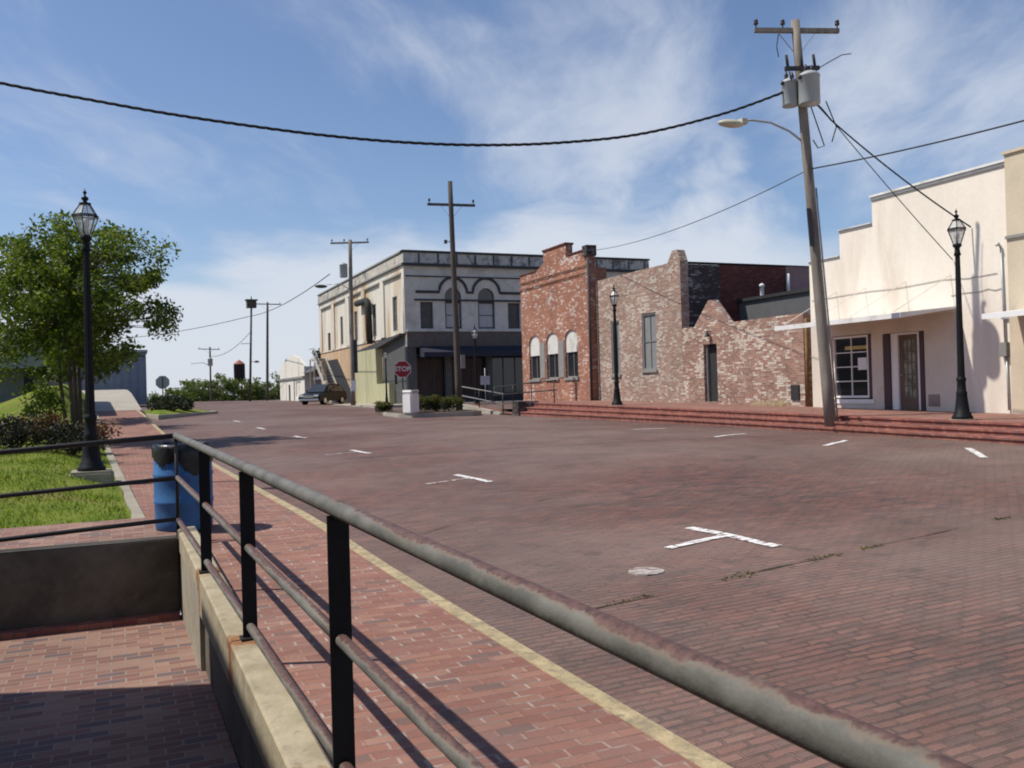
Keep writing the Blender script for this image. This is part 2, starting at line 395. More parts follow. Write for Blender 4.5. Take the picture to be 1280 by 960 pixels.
def cap_mat():
    m, nt, b, tc = newmat('rust_marked_concrete_cap')
    P = tc.outputs['Object']
    pos = nd(nt, 'ShaderNodeSeparateXYZ', {0: nt.nodes.new('ShaderNodeNewGeometry').outputs['Position']}).outputs[1]
    c = mixc(nt, smooth(nt, noise_(nt, P, 5, 6, .6), .3, .7), (.29, .25, .175), (.42, .365, .26))
    c = mixc(nt, smooth(nt, noise_(nt, P, 16, 5, .65), .55, .75, 0, .7), c, (.2, .165, .115))
    r_ = None
    for y in (3.3, 5.3, 7.26):
        q = smooth(nt, math_(nt, 'ABSOLUTE', math_(nt, 'SUBTRACT', pos, y)), .32, .0)
        r_ = q if r_ is None else math_(nt, 'MAXIMUM', r_, q)
    k = smooth(nt, math_(nt, 'ADD', math_(nt, 'MULTIPLY', r_, .42), noise_(nt, P, 8, 6, .65)), .66, .9, 0, .85)
    c = mixc(nt, k, c, (.23, .095, .035))
    setcol(nt, b, c, .92, 0, .2, noise_(nt, P, 35, 5), .5)
    return m
M['cap'] = cap_mat()

def grass_ground():
    m, nt, b, tc = newmat('grass_ground')
    P = tc.outputs['Object']
    c = ramp(nt, noise_(nt, P, 1.1, 6, .62), [(.3, (.095, .15, .02)), (.5, (.165, .215, .03)), (.62, (.24, .26, .055)), (.75, (.23, .205, .08))])
    c = mixc(nt, smooth(nt, noise_(nt, P, .55, 5, .6), .52, .68, 0, .75), c, (.19, .135, .06))
    c = mixc(nt, smooth(nt, noise_(nt, P, 26, 3), .35, .7, 0, .6), c, (.05, .075, .015))
    setcol(nt, b, c, 1, 0, .1, noise_(nt, P, 30, 4), .8, .03)
    return m
M['grass'] = grass_ground()

def paint_mark(name, col, lo, hi):
    """road paint worn through to the brick"""
    m, nt, b, tc = newmat(name)
    uv = tc.outputs['UV']
    br = nd(nt, 'ShaderNodeTexBrick', {'Vector': uv, 'Color1': (0, 0, 0), 'Color2': (1, 1, 1), 'Scale': 1.0, 'Mortar Size': .012, 'Brick Width': .225, 'Row Height': .1})
    q = math_(nt, 'ADD', noise_(nt, uv, 9, 5, .65), math_(nt, 'MULTIPLY', br.outputs[1], .16))
    f = smooth(nt, q, lo, hi)
    setcol(nt, b, mixc(nt, f, col, (.15, .085, .07)), .8, 0, .2, q, .3)
    return m
M['mark'] = paint_mark('white_road_paint', (.70, .69, .67), .55, .72)
M['mark_patch'] = paint_mark('faded_white_patch', (.42, .38, .355), .45, .8)
M['mark_worn'] = paint_mark('worn_white_road_paint', (.62, .58, .55), .44, .62)
M['kerbpaint'] = surf('worn_yellow_kerb_paint', (.38, .305, .18), .92, var=.3, scale=9, stain=(.25, .205, .14), stscale=14, stlo=.48, sthi=.66, bump=.4, bscale=30)

def pipe_mat(name, y_rust, amount):
    """grey pipe paint with rust eating the top side; stronger nearer than y_rust"""
    m, nt, b, tc = newmat(name)
    P = tc.outputs['Object']
    g = nt.nodes.new('ShaderNodeNewGeometry')
    sep = nd(nt, 'ShaderNodeSeparateXYZ', {0: g.outputs['Normal']})
    pos = nd(nt, 'ShaderNodeSeparateXYZ', {0: g.outputs['Position']})
    up = math_(nt, 'ADD', math_(nt, 'MULTIPLY', sep.outputs[2], .78), math_(nt, 'MULTIPLY', sep.outputs[0], .12))
    nz = math_(nt, 'MULTIPLY', math_(nt, 'SUBTRACT', noise_(nt, P, 26, 9, .72), .5), .95)
    nz2 = math_(nt, 'MULTIPLY', math_(nt, 'SUBTRACT', noise_(nt, P, 2.2, 3), .5), 1.3)
    v = math_(nt, 'ADD', math_(nt, 'ADD', up, nz), nz2)
    near = smooth(nt, pos.outputs[1], y_rust + 1.0, y_rust - .6)
    v = math_(nt, 'SUBTRACT', v, math_(nt, 'MULTIPLY', math_(nt, 'SUBTRACT', 1.0, near), amount))
    grey = mixc(nt, smooth(nt, noise_(nt, P, 7, 5), .3, .7), (.095, .094, .086), (.165, .162, .148))
    c = mixc(nt, smooth(nt, v, .26, .54), grey, (.17, .135, .105))
    c = mixc(nt, smooth(nt, v, .46, .62), c, mixc(nt, smooth(nt, noise_(nt, P, 45, 6, .7), .3, .7), (.062, .034, .031), (.15, .08, .068)))
    setcol(nt, b, c, .6, 0, .35, noise_(nt, P, 45, 4), .25)
    return m
M['pipe'] = pipe_mat('rusty_grey_pipe', 3.2, .55)
M['pipe_mid'] = pipe_mat('rust_streaked_pipe', 9.0, .1)
M['pipe_dark'] = surf('dark_pipe_paint', (.022, .02, .02), .5, var=.4, stain=(.12, .05, .03), stscale=6, stlo=.62, sthi=.75)

def barrel_mat():
    m, nt, b, tc = newmat('blue_barrel_plastic')
    P = tc.outputs['Object']
    c = mixc(nt, smooth(nt, noise_(nt, P, 5, 5), .3, .7), (.024, .105, .28), (.045, .16, .37))
    c = mixc(nt, smooth(nt, noise_(nt, P, 9, 5, .7), .6, .75, 0, .5), c, (.11, .17, .26))
    setcol(nt, b, c, .5, 0, .35, noise_(nt, P, 30, 3), .12)
    return m
M['barrel'] = barrel_mat()

def lantern_glass():
    m, nt, b, tc = newmat('lantern_glass')
    tr = nd(nt, 'ShaderNodeBsdfTransparent', {'Color': (.9, .92, .93)})
    df = nd(nt, 'ShaderNodeBsdfPrincipled', {'Base Color': (.75, .74, .7), 'Roughness': .25})
    mx = nt.nodes.new('ShaderNodeMixShader')
    nt.links.new(smooth(nt, noise_(nt, tc.outputs['Object'], 4, 3), .2, .8, .22, .5), mx.inputs[0])
    nt.links.new(tr.outputs[0], mx.inputs[1]); nt.links.new(df.outputs[0], mx.inputs[2])
    nt.links.new(mx.outputs[0], nt.nodes['Material Output'].inputs[0])
    return m
M['lantern'] = lantern_glass()

# ------------------------------------------------------------------ terrain
ZL = [(-20, -1.85), (-6, -1.76), (3, -1.67), (7, -1.60), (13, -1.49), (19, -1.38), (25, -1.25), (31, -1.13), (38, -1.0), (46, -.88), (60, -.76), (85, -.55), (112, -.42), (140, -.9), (200, -4), (420, -12)]
ZR = [(-20, -1.52), (0, -1.38), (11.6, -1.28), (16, -1.215), (21.5, -1.156), (34, -1.10), (46, -.98), (60, -.88), (85, -.62), (112, -.45), (140, -.9), (200, -4), (420, -12)]
def road_z(x, y):
    t = max(0, min(1, (x - 2) / 13.2))
    return lerp_prof(ZL, y) * (1 - t) + lerp_prof(ZR, y) * t + .05 * math.sin(PI * t) + (.016 * mnoise.noise((x * .55, y * .55, 4)) + .008 * mnoise.noise((x * 1.6, y * 1.6, 6)) if 2.6 < x < 14.8 and y < 60 else 0)
ZS = [(-20, -1.75), (-6, -1.66), (3, -1.555), (7, -1.485), (10, -1.37), (13, -1.345), (19, -1.27), (25, -1.16), (29, -1.09), (34, -.86), (39, -.6), (44, -.42), (50, -.03), (57, .42), (64, .68), (72, .8), (95, .6), (120, 0), (200, -4), (420, -12)]
def walk_z(y): return lerp_prof(ZS, y)
def kerb_x(y): return 2.36 - .036 * min(y, 42) - (.02 * (y - 42) if y > 42 else 0)
def walk_l(y): return kerb_x(y) - 1.72 if y < 40 else kerb_x(y) - 1.72 - (y - 40) * .03
def bank_z(x, y):
    d = walk_l(y) - x
    h = .3 * sst(d, 0, 1.3) * sst(y, 11, 15)
    h += 1.0 * sst(y, 25, 37) * math.exp(-((x + 1.9) / 2.1) ** 2) * sst(d, 0, 1.5) * (1 - .6 * sst(y, 40, 60))
    return walk_z(y) + h + .02 * mnoise.noise((x * 1.3, y * 1.3, 0))

def grid(name, xs_of, ys, zf, mat, kind='structure', skip=None):
    """sheet over rows ys; xs_of(y) gives the x positions of a row"""
    bm = B(); rows = []
    for y in ys: rows.append([bm.verts.new((x, y, zf(x, y))) for x in xs_of(y)])
    for a, b in zip(rows, rows[1:]):
        for i in range(len(a) - 1):
            q = (a[i], a[i + 1], b[i + 1], b[i])
            if skip and skip(sum(v.co.x for v in q) / 4, sum(v.co.y for v in q) / 4): continue
            f = bm.faces.new(q); f.smooth = True
    for v in [v for v in bm.verts if not v.link_faces]: bm.verts.remove(v)
    o = obj(name, bm, mat); setprops(o, kind=kind)
    return o

def frange(a, b, n): return [a + (b - a) * i / n for i in range(n + 1)]
YS = frange(-20, 60, 200) + frange(62, 140, 39)[0:] + [150, 170, 200, 260, 340, 420]
# far ground sheet to the horizon, under everything (hole where the sunken court is)
def far_z(x, y):
    base = min(road_z(x, y), walk_z(y)) - .12
    d = math.hypot(x, y)
    return base - .5 * sst(abs(x - 10), 40, 120) - 6 * sst(d, 150, 900)
gx = [-1500, -600, -250, -100, -50, -25, -12, -6.5, -3, .62, 2, 6, 10, 15.2, 18, 25, 40, 60, 100, 250, 600, 1500]
gy = [-1500, -500, -150, -60, -20, -8, -4, 0, 3, 6, 9.3, 13, 19, 25, 31, 38, 46, 60, 85, 100, 112, 125, 140, 170, 200, 260, 420, 800, 1500, 2500]
grid('ground', lambda y: gx, gy, far_z, M['grass'], skip=lambda x, y: -6.5 < x < .62 and -8 < y < 9.3)
# the brick street and the cross street
grid('road', lambda y: [kerb_x(y) - .04] + frange(kerb_x(y) + .5, 15.2, 30) + [18, 22, 30, 45, 70, 110], YS[:-2], road_z, M['road'])
# sidewalk on the left: brick to y = 43.5, concrete above
def sw_rows(y0, y1, n): return frange(y0, y1, n)
grid('sidewalk', lambda y: [(.66 if y < 9.45 else walk_l(y))] + frange((.8 if y < 9.45 else walk_l(y) + .2), kerb_x(y) - .125, 5), [-20, -12, -6, -2, 0, 2, 4, 6, 8, 9.2, 9.45] + frange(9.5, 43.5, 24), lambda x, y: walk_z(y), M['walk'])
grid('concrete_path', lambda y: frange(walk_l(y) - .25, kerb_x(y) + .1, 5), frange(43.5, 80, 26), lambda x, y: walk_z(y) + .004, M['palecon'])
# kerb with worn yellow paint (top and road face)
bm = B(); rows = []
for y in frange(-20, 43.5, 60):
    k = kerb_x(y); z = walk_z(y); zr = road_z(k, y)
    rows.append([bm.verts.new(p) for p in ((k - .13, y, z - .02), (k - .125, y, z + .006), (k - .02, y, z + .006), (k, y, z - .015), (k + .005, y, zr - .05))])
for a, b in zip(rows, rows[1:]):
    for i in range(4): bm.faces.new((a[i], a[i + 1], b[i + 1], b[i]))
setprops(obj('kerb', bm, M['kerbpaint']), kind='structure')
# pale concrete edging between lawn and sidewalk
bm = B(); rows = []
for y in frange(10.95, 43, 40):
    k = walk_l(y); z = walk_z(y) + .03 + .012 * mnoise.noise((0, y * 1.7, 3)); w = .13 + .07 * mnoise.noise((5, y * 1.6, 3))
    rows.append([bm.verts.new(p) for p in ((k - w, y, z - .1), (k - w, y, z), (k, y, z), (k + .012, y, z - .06))])
for a, b in zip(rows, rows[1:]):
    for i in range(3): bm.faces.new((a[i], a[i + 1], b[i + 1], b[i]))
setprops(obj('path_edging', bm, M['concrete']), kind='structure')
# lawn and bank
grid('lawn', lambda y: [-40, -22, -14, -9] + frange(-7, walk_l(y) - .12, 16), frange(10.9, 60, 50), lambda x, y: bank_z(x, y), M['grass'])
# brick path along the court's back wall
grid('brick_path', lambda y: frange(-6.5, .5, 7), [9.5, 10, 10.5, 10.95], lambda x, y: -1.365 + .006 + .05 * sst(y, 9.5, 10.95) - .01, M['pit'])
# sunken court floor
grid('court_floor', lambda y: frange(-6.5, .66, 7), frange(-8, 9.3, 10), lambda x, y: -2.08, M['pit'])

# grass blades on the near lawn
vs, fs = [], []
for i in range(26000):
    y = 10.95 + 10.5 * R.random() ** 1.5; x = walk_l(y) - .17 - R.random() * (3.6 + .1 * y)
    cl = mnoise.noise((x * .9, y * .9, 9))
    if R.random() > .75 + cl * .6: continue
    h = (.02 + .038 * R.random()) * (1 + .6 * cl); a = R.random() * PI; w = .006 + .006 * R.random()
    z = bank_z(x, y); dx, dy = math.cos(a) * w, math.sin(a) * w; lx, ly = R.gauss(0, .025), R.gauss(0, .025)
    n = len(vs); vs += [(x - dx, y - dy, z - .01), (x + dx, y + dy, z - .01), (x + lx, y + ly, z + h)]; fs.append((n, n + 1, n + 2))
me = bpy.data.meshes.new('grass'); me.from_pydata(vs, [], fs); me.materials.append(M['blade'])
go = bpy.data.objects.new('grass', me); COL.objects.link(go); setprops(go, kind='stuff')

# ------------------------------------------------------------------ sunken court: walls and railing
cx_in = lambda y: .60 - .0105 * y
def wz(y): return -1.40 if y > 9 else (-1.55 + (9.3 + 1) * .0 + .0 * y)
def cap_z(y): return -1.515 + .0235 * (y + 1)          # wall top, rising with the pavement
t = thing('retaining_wall', 'low concrete retaining wall with weathered cap beside the brick sidewalk', 'wall', (.55, 4, -2.08))
bm = B()
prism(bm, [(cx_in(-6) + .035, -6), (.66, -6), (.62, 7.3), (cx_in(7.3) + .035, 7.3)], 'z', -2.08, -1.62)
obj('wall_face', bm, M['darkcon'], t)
bm = B(); prism(bm, [(cx_in(7.303), 7.303), (.655, 7.303), (.655, 9.5), (cx_in(9.5), 9.5)], 'z', -2.08, -1.46); obj('end_pier', bm, M['concrete'], t)
for y0, y1 in ((-6, -2.0), (-1.985, 1.2), (1.215, 3.3), (3.315, 5.29), (5.305, 7.26), (7.275, 9.5)):
    bm = B(); rows = []
    for y in frange(y0, y1, 4):
        zt = cap_z(y); xi, xo = cx_in(y) - .008, .74 - .008 * y
        zb = -1.622 if y1 < 7.5 else -1.462
        rows.append([bm.verts.new(p) for p in ((xi, y, zb), (xi, y, zt - .012), (xi + .012, y, zt), (xo - .012, y, zt + .004), (xo, y, zt - .006), (xo, y, zb))])
    for a, b in zip(rows, rows[1:]):
        for i in range(6): bm.faces.new((a[i], a[(i + 1) % 6], b[(i + 1) % 6], b[i]))
    bm.faces.new(rows[0]); bm.faces.new(rows[-1][::-1])
    obj('wall_cap', bm, M['cap'], t)
t = thing('court_back_wall', 'dark stained concrete wall closing the far end of the sunken brick court', 'wall', (-3, 9.38, -2.08))
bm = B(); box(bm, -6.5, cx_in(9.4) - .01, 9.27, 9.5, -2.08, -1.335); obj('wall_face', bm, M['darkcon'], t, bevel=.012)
bm = B(); box(bm, -6.5, cx_in(9.4) - .02, 9.12, 9.268, -2.08, -2.03); obj('wall_footing', bm, M['step'], t)

RX = lambda y: .84 - .036 * y
t = thing('pipe_railing', 'rusty grey pipe railing on flat posts along the brick sidewalk', 'railing', (.7, 4, -1.5))
def rail_line(zf, ys): return [(RX(y), y, zf(y)) for y in ys]
topz = lambda y: -.452 + .0098 * y
rail_ys = frange(-3.0, 9.45, 24)
bm = B(); tube(bm, rail_line(topz, rail_ys), .031, 20); tr_ = obj('top_rail', bm, M['pipe'], t)
for y in (3.29, 5.3, 7.24):
    bm = B(); tube(bm, rail_line(topz, [y - .03, y - .022, y - .014, y - .006]), [.0312, .0335, .0335, .0312], 20, False); obj('weld_joint', bm, M['pipe_mid'], tr_)
posts = [-1.2, .80, 3.29, 5.3, 7.24]
for y in posts:
    bm = B(); x = RX(y); zb = cap_z(y) - .04
    box(bm, x - .040, x + .040, y - .008, y + .008, zb, topz(y) - .02)
    p = obj('post', bm, M['black_metal'], t, bevel=.002)
    bm = B(); box(bm, x - .055, x + .055, y - .05, y + .05, cap_z(y) + .002, cap_z(y) + .014); obj('base_plate', bm, M['pipe_dark'], p)
midz = lambda y: (-.962 + .021 * y)
lowz = lambda y: (-1.45 + .029 * y)
edges = [-3.0] + posts + [9.4]
for y0, y1 in zip(edges, edges[1:]):
    for zf in (midz, lowz):
        bm = B(); tube(bm, rail_line(zf, frange(y0 + .012, y1 - .012, 4)), .024, 12); obj('middle_rail' if zf is midz else 'bottom_rail', bm, M['pipe_mid'], t)
t2 = thing('pipe_railing', 'thin dark pipe railing along the court back wall, joining the corner by the blue barrel', 'railing', (-3, 9.45, -1.4))
bm = B(); tube(bm, [(RX(9.45), 9.45, -1.38), (RX(9.45), 9.45, topz(9.45))], .017, 10); obj('corner_post', bm, M['pipe_dark'], t2)
for z0, z1, r in ((topz(9.45), -.445, .026), (-.775, -.845, .022), (-1.175, -1.245, .022)):
    bm = B(); tube(bm, [(RX(9.45), 9.45, z0), (-.4, 9.46, z0 * .45 + z1 * .55), (-1.05, 9.47, z1), (-6.3, 9.5, z1 - .1)], r, 10); obj('rail', bm, M['pipe_dark'], t2)
for x in (-2.6, -5.2):
    bm = B(); tube(bm, [(x, 9.48, -1.37), (x, 9.48, -.46)], .02, 8); obj('post', bm, M['pipe_dark'], t2)

# unseen building, added out of frame to throw the shadow on the court floor
t = thing('unseen_caster_building', 'unseen brown brick building added to shade the sunken court', 'building', (-5, 3, -2.08))
bm = B(); box(bm, -9, -3.02, -8, 8.25, -2.08, 3.7); obj('wall', bm, M['casterbrick'], t)
bm = B(); box(bm, -9.1, -2.98, -8.1, 8.28, 3.7, 4.05); obj('coping', bm, M['concrete'], t, bevel=.02)

# blue barrel with bin liner
t = thing('barrel_bin', 'blue plastic barrel with a black bin liner standing on the sidewalk', 'bin', (.60, 10.12, walk_z(10.1)))
bm = B()
prof = [(0, 0), (.26, 0), (.283, .03), (.287, .10), (.292, .28), (.300, .295), (.300, .315), (.292, .33), (.292, .56), (.300, .575), (.300, .595), (.292, .61), (.287, .78), (.280, .86), (.286, .875), (.286, .89), (.27, .89), (.265, .86), (.26, .3), (0, .28)]
lathe(bm, prof, 40); obj('barrel', bm, M['barrel'], t, world=False)
bm = B(); rings = []
for j, (r0, z0) in enumerate(((.255, .55), (.262, .86), (.275, .905), (.293, .90), (.298, .865), (.303, .82), (.302, .785))):
    ring = []
    for k in range(48):
        a = 2 * PI * k / 48; q = mnoise.noise((math.cos(a) * 3, math.sin(a) * 3, j * .6)); q2 = mnoise.noise((math.cos(a) * 9, math.sin(a) * 9, j * 1.7))
        r = r0 + .008 * q + .006 * q2; z = z0 + (.02 * q2 + .012 * q if 1 < j < 4 else 0) + ((.10 * q + .05 * q2 - .17 * max(0, math.cos(a + 1.25)) ** 5 - .06 * max(0, math.cos(a + 2.4)) ** 8) * (j - 3) / 3 if j >= 4 else 0)
        ring.append(bm.verts.new((max(r, .302 if j >= 4 else (.29 if j == 3 else 0)) * math.cos(a), max(r, .302 if j >= 4 else (.29 if j == 3 else 0)) * math.sin(a), z)))
    rings.append(ring)
for a, b in zip(rings, rings[1:]):
    for k in range(48):
        f = bm.faces.new((a[k], a[(k + 1) % 48], b[(k + 1) % 48], b[k])); f.smooth = True
obj('bin_liner', bm, M['bag'], t, world=False)

# ------------------------------------------------------------------ road markings
def mark(pts, w, mat, name='road_marking'):
    bm = B()
    for (x0, y0), (x1, y1) in pts:
        d = Vector((x1 - x0, y1 - y0)); n = Vector((-d.y, d.x)).normalized() * w / 2; N = 8
        prev = None
        for i in range(N + 1):
            p = Vector((x0, y0)) + d * i / N
            cur = [bm.verts.new((q.x, q.y, road_z(q.x, q.y) + .009)) for q in (p + n, p - n)]
            if prev: bm.faces.new((prev[0], prev[1], cur[1], cur[0]))
            prev = cur
    setprops(obj(name, bm, mat), kind='structure')
for i, (x, y) in enumerate(((5.42, 7.25), (5.09, 13.4), (4.88, 19.8), (4.68, 25.9), (4.42, 31.8), (4.35, 38.2))):
    mark([((x - .05, y + .62), (x + .06, y - .62))], .12, M['mark'])
    mark([((x - .06, y + .03), (x - .80, y - .13))], .10, M['mark'] if i == 0 else M['mark_worn'])
for a, b in (((12.7, 21.1), (13.5, 20.8)), ((12.4, 17.05), (13.6, 17.5)), ((12.5, 13.65), (13.75, 14.4)), ((12.7, 10.3), (13.95, 11.65))):
    mark([(a, b)], .12, M['mark'])
bm = B(); prism(bm, [(4.0 + .15 * math.cos(k * PI / 12) * (1 + .04 * math.sin(k * 2.3)), 6.5 + .15 * math.sin(k * PI / 12) * (1 + .04 * math.cos(k * 3.1))) for k in range(24)], 'z', road_z(4, 6.5) - .01, road_z(4, 6.5) + .012)
setprops(obj('paint_patch', bm, M['mark_patch']), kind='structure')
def strip(name, pts, w, mat, wn=3.0):
    bm = B(); prev = None
    for i in range(241):
        s_ = i / 240 * (len(pts) - 1); k = min(int(s_), len(pts) - 2); u = s_ - k
        x = pts[k][0] + (pts[k + 1][0] - pts[k][0]) * u; y = pts[k][1] + (pts[k + 1][1] - pts[k][1]) * u + .05 * mnoise.noise((x * .9, 1, 7))
        ww = w * max(.0, mnoise.noise((x * 1.1, 3, 8)) + .22) * (1.2 + 1.6 * mnoise.noise((x * wn, y, 2)) + .5 * mnoise.noise((x * 11, y, 2)))
        cur = [bm.verts.new((x, y + q * ww, road_z(x, y) + .008)) for q in (-1, 1)]
        if prev and ww > .0005: bm.faces.new((prev[0], cur[0], cur[1], prev[1]))
        prev = cur
    for v in [v for v in bm.verts if not v.link_faces]: bm.verts.remove(v)
    setprops(obj(name, bm, mat), kind='structure')
M['seam'] = surf('dark_seam_dirt', (.075, .058, .045), 1, var=.4, scale=12, stain=(.13, .10, .06), stscale=5, bump=.8, bscale=60)
strip('road_seam', [(3.0, 5.72), (5.5, 6.05), (8.2, 6.4)], .016, M['seam'])
strip('road_crack', [(2.4, 9.0), (6.0, 11.2), (11, 13.2)], .012, M['seam'])
# weeds in the sunken seam across the road
bm = B()
for k in range(800):
    s = R.random(); x = 3.0 + 5.2 * s + R.gauss(0, .06); y = 5.73 + .13 * (x - 3) + R.gauss(0, .03)
    if mnoise.noise((x * 1.9, 4, 1)) < .12: continue
    z = road_z(x, y); a = R.random() * PI; h = .005 + .012 * R.random()
    v = [bm.verts.new(p) for p in ((x - .012 * math.cos(a), y - .012 * math.sin(a), z + .001), (x + .012 * math.cos(a), y + .012 * math.sin(a), z + .001), (x + R.gauss(0, .02), y + R.gauss(0, .02), z + h))]
    bm.faces.new(v)
setprops(obj('weeds', bm, M['leafY'], uv=False), kind='stuff')
# ------------------------------------------------------------------ terrace with brick steps
ZT = [(0, -1.08), (11, -.94), (14.5, -.885), (21.5, -.765), (28, -.66), (35, -.56), (43.5, -.66)]
terr_z = lambda y: lerp_prof(ZT, y)
grid('terrace', lambda y: [15.83, 16.5, 17.5, 19.4], frange(0, 43.5, 29), lambda x, y: terr_z(y), M['terrace'])
bm = B()
for j, (xa, xb) in enumerate(((15.2, 15.55), (15.5, 15.87), (15.83, 16.2))):
    rows = []
    for y in frange(0, 34.2, 30):
        zr = road_z(15.2, y); zt = terr_z(y); h = (zt - zr) / 3
        z1 = zr + h * (j + 1) + (.004 if j == 2 else 0); wv = .008 * mnoise.noise((j, y * .6, 2))
        rows.append([bm.verts.new(p) for p in ((xa + wv + .02, y, zr - .1), (xa + wv + .02, y, z1 - .045), (xa + wv - .012, y, z1 - .04), (xa + wv - .012, y, z1), (xb, y, z1))])
    for a, b in zip(rows, rows[1:]):
        for i in range(4): bm.faces.new((a[i], a[i + 1], b[i + 1], b[i]))
    bm.faces.new(rows[-1])
o = obj('brick_steps', bm, M['step']); setprops(o, kind='structure')
# ramp at the far end, bulb-out and planting bed kerbs
bm = B()
prism(bm, [(15.25, 34.25), (19, 34.25), (19, 43.4), (15.25, 43.4)], 'z', -1.3, -1.12)
rows = [[bm.verts.new((x, y, z)) for x in (15.3, 15.84)] for y, z in ((34.25, -1.05), (36.2, -1.02), (39, -.8), (41.6, -.62), (43.4, -.66))]
for a, b in zip(rows, rows[1:]): bm.faces.new((a[0], a[1], b[1], b[0]))
setprops(obj('ramp', bm, M['terrace']), kind='structure')
bm = B()
rows = [[bm.verts.new(p) for p in ((15.12, y, zr), (15.12, y, z + .05), (15.3, y, z + .05), (15.3, y, zr))] for y, z, zr in ((36.2, -1.04, -1.2), (39, -.82, -1.15), (41.6, -.64, -1.1), (43.4, -.68, -1.1))]
for a, b in zip(rows, rows[1:]):
    for i in range(3): bm.faces.new((a[i], a[i + 1], b[i + 1], b[i]))
bm.faces.new(rows[0]); setprops(obj('ramp_kerb', bm, M['palecon']), kind='structure')
bed = [(10.5, 35.9), (10.9, 35.3), (13.6, 35.5), (14.4, 36.5), (14.7, 41), (13, 42.5), (11.3, 41.5), (10.6, 38.5)]
bm = B(); prism(bm, bed, 'z', -1.25, -.86); setprops(obj('kerb_island', bm, M['palecon'], bevel=.02), kind='structure')
bm = B(); prism(bm, [(12.6 + (x - 12.6) * .93, 38.9 + (y - 38.9) * .95) for x, y in bed], 'z', -.9, -.84); setprops(obj('planting_bed', bm, M['soil']), kind='structure')
# corner sidewalk round the cream building
bm = B(); prism(bm, [(14.6, 54.6), (40, 54.6), (40, 57.9), (17.7, 57.9), (17.7, 90), (15.6, 90)], 'z', -1.1, -.76); setprops(obj('sidewalk', bm, M['palecon']), kind='structure')
# grass island on the left, higher up the street
isl = [(1.6, 43.6), (3.0, 46.6), (4.6, 49.6), (4.9, 51.2), (4.3, 52.2), (2.6, 55.5), (1.3, 60), (.95, 52)]
bm = B(); prism(bm, isl, 'z', -1.0, -.70); setprops(obj('kerb_island', bm, M['palecon'], bevel=.03), kind='structure')
bm = B()
c = (2.4, 49.5)
ring = [bm.verts.new((c[0] + (x - c[0]) * .9, c[1] + (y - c[1]) * .94, -.72)) for x, y in isl]; ring2 = [bm.verts.new((c[0] - .3 + (x - c[0]) * .5, c[1] + (y - c[1]) * .6, -.52)) for x, y in isl]
for i in range(8): bm.faces.new((ring[i], ring[(i + 1) % 8], ring2[(i + 1) % 8], ring2[i]))
bm.faces.new(ring2); setprops(obj('island_grass', bm, M['grass']), kind='structure')

# ------------------------------------------------------------------ buildings
def window(parent, axis, c, u0, u1, z0, z1, frame, pane, depth=.1, fw=.06, cols=1, rows=1, sgn=1, label=None, sill=None):
    """window part with frame bars; pane a sub-part. The wall face is at c; the glass sits depth behind (along +axis)"""
    def bx(bm, a0, a1, b0, b1, d0, d1):
        lo, hi = sorted((c + d0 * sgn, c + d1 * sgn))
        if axis == 'x': box(bm, lo, hi, a0, a1, b0, b1)
        else: box(bm, a0, a1, lo, hi, b0, b1)
    bm = B()
    bx(bm, u0, u0 + fw, z0, z1, depth - .06, depth + .03); bx(bm, u1 - fw, u1, z0, z1, depth - .06, depth + .03)
    bx(bm, u0 + fw, u1 - fw, z1 - fw, z1, depth - .058, depth + .03); bx(bm, u0 + fw, u1 - fw, z0, z0 + fw, depth - .058, depth + .03)
    iu, iz = (u1 - u0 - 2 * fw), (z1 - z0 - 2 * fw); mw = fw * .45
    for k in range(1, cols): bx(bm, u0 + fw + iu * k / cols - mw / 2, u0 + fw + iu * k / cols + mw / 2, z0 + fw, z1 - fw, depth - .03, depth + .028)
    for k in range(1, rows): bx(bm, u0 + fw, u1 - fw, z0 + fw + iz * k / rows - mw / 2, z0 + fw + iz * k / rows + mw / 2, depth - .026, depth + .026)
    w = obj('window', bm, frame, parent)
    if label: w['label'] = label
    bm = B(); bx(bm, u0 + fw * .5, u1 - fw * .5, z0 + fw * .5, z1 - fw * .5, depth + .005, depth + .02); obj('pane', bm, pane, w)
    if sill:
        bm = B(); bx(bm, u0 - .06, u1 + .06, z0 - .1, z0 - .003, -.07, depth); obj('sill', bm, sill, w)
    return w

# ---- red brick building with stepped parapet
t = thing('red_brick_shop', 'red brick shop with stepped parapet and three arched windows half covered in white', 'building', (19, 38, -.75))
X0 = 18.7; wins = [(39.55, 40.75), (37.55, 38.8), (35.6, 36.85)]
bm = B()
holed(bm, 'x', X0, X0 + .35, [(34.4, 41.6, -.8, 5.68), (34.4, 39.0, 5.68, 5.95), (36.5, 38.85, 5.95, 6.5)], [(a, b, .46, 2.62) for a, b in wins], [(a, b, 2.2, 2.62) for a, b in wins])
prism(bm, [(39.0, 5.683), (39.0, 5.95), (39.75, 5.683)], 'x', X0 + .003, X0 + .345)
holed(bm, 'y', 34.41, 34.7, [(X0 + .353, 30, -.8, 4.35), (X0 + .353, 19.6, 4.35, 5.2)]); holed(bm, 'y', 41.3, 41.58, [(X0 + .353, 30, -.8, 4.35)]); holed(bm, 'x', 29.7, 30, [(34.703, 41.297, -.8, 4.35)])
obj('wall', bm, M['redbrick'], t)
bm = B(); box(bm, X0 + .36, 29.69, 34.71, 41.29, 4.1, 4.2); obj('roof', bm, M['roofing'], t)
for z in (4.98, 5.3):
    bm = B(); box(bm, X0 - .06, X0 - .003, 34.4, 41.62, z, z + .1); box(bm, X0 - .03, X0 - .002, 34.4, 41.62, z - .07, z - .003); obj('corbel_band', bm, M['redbrick'], t)
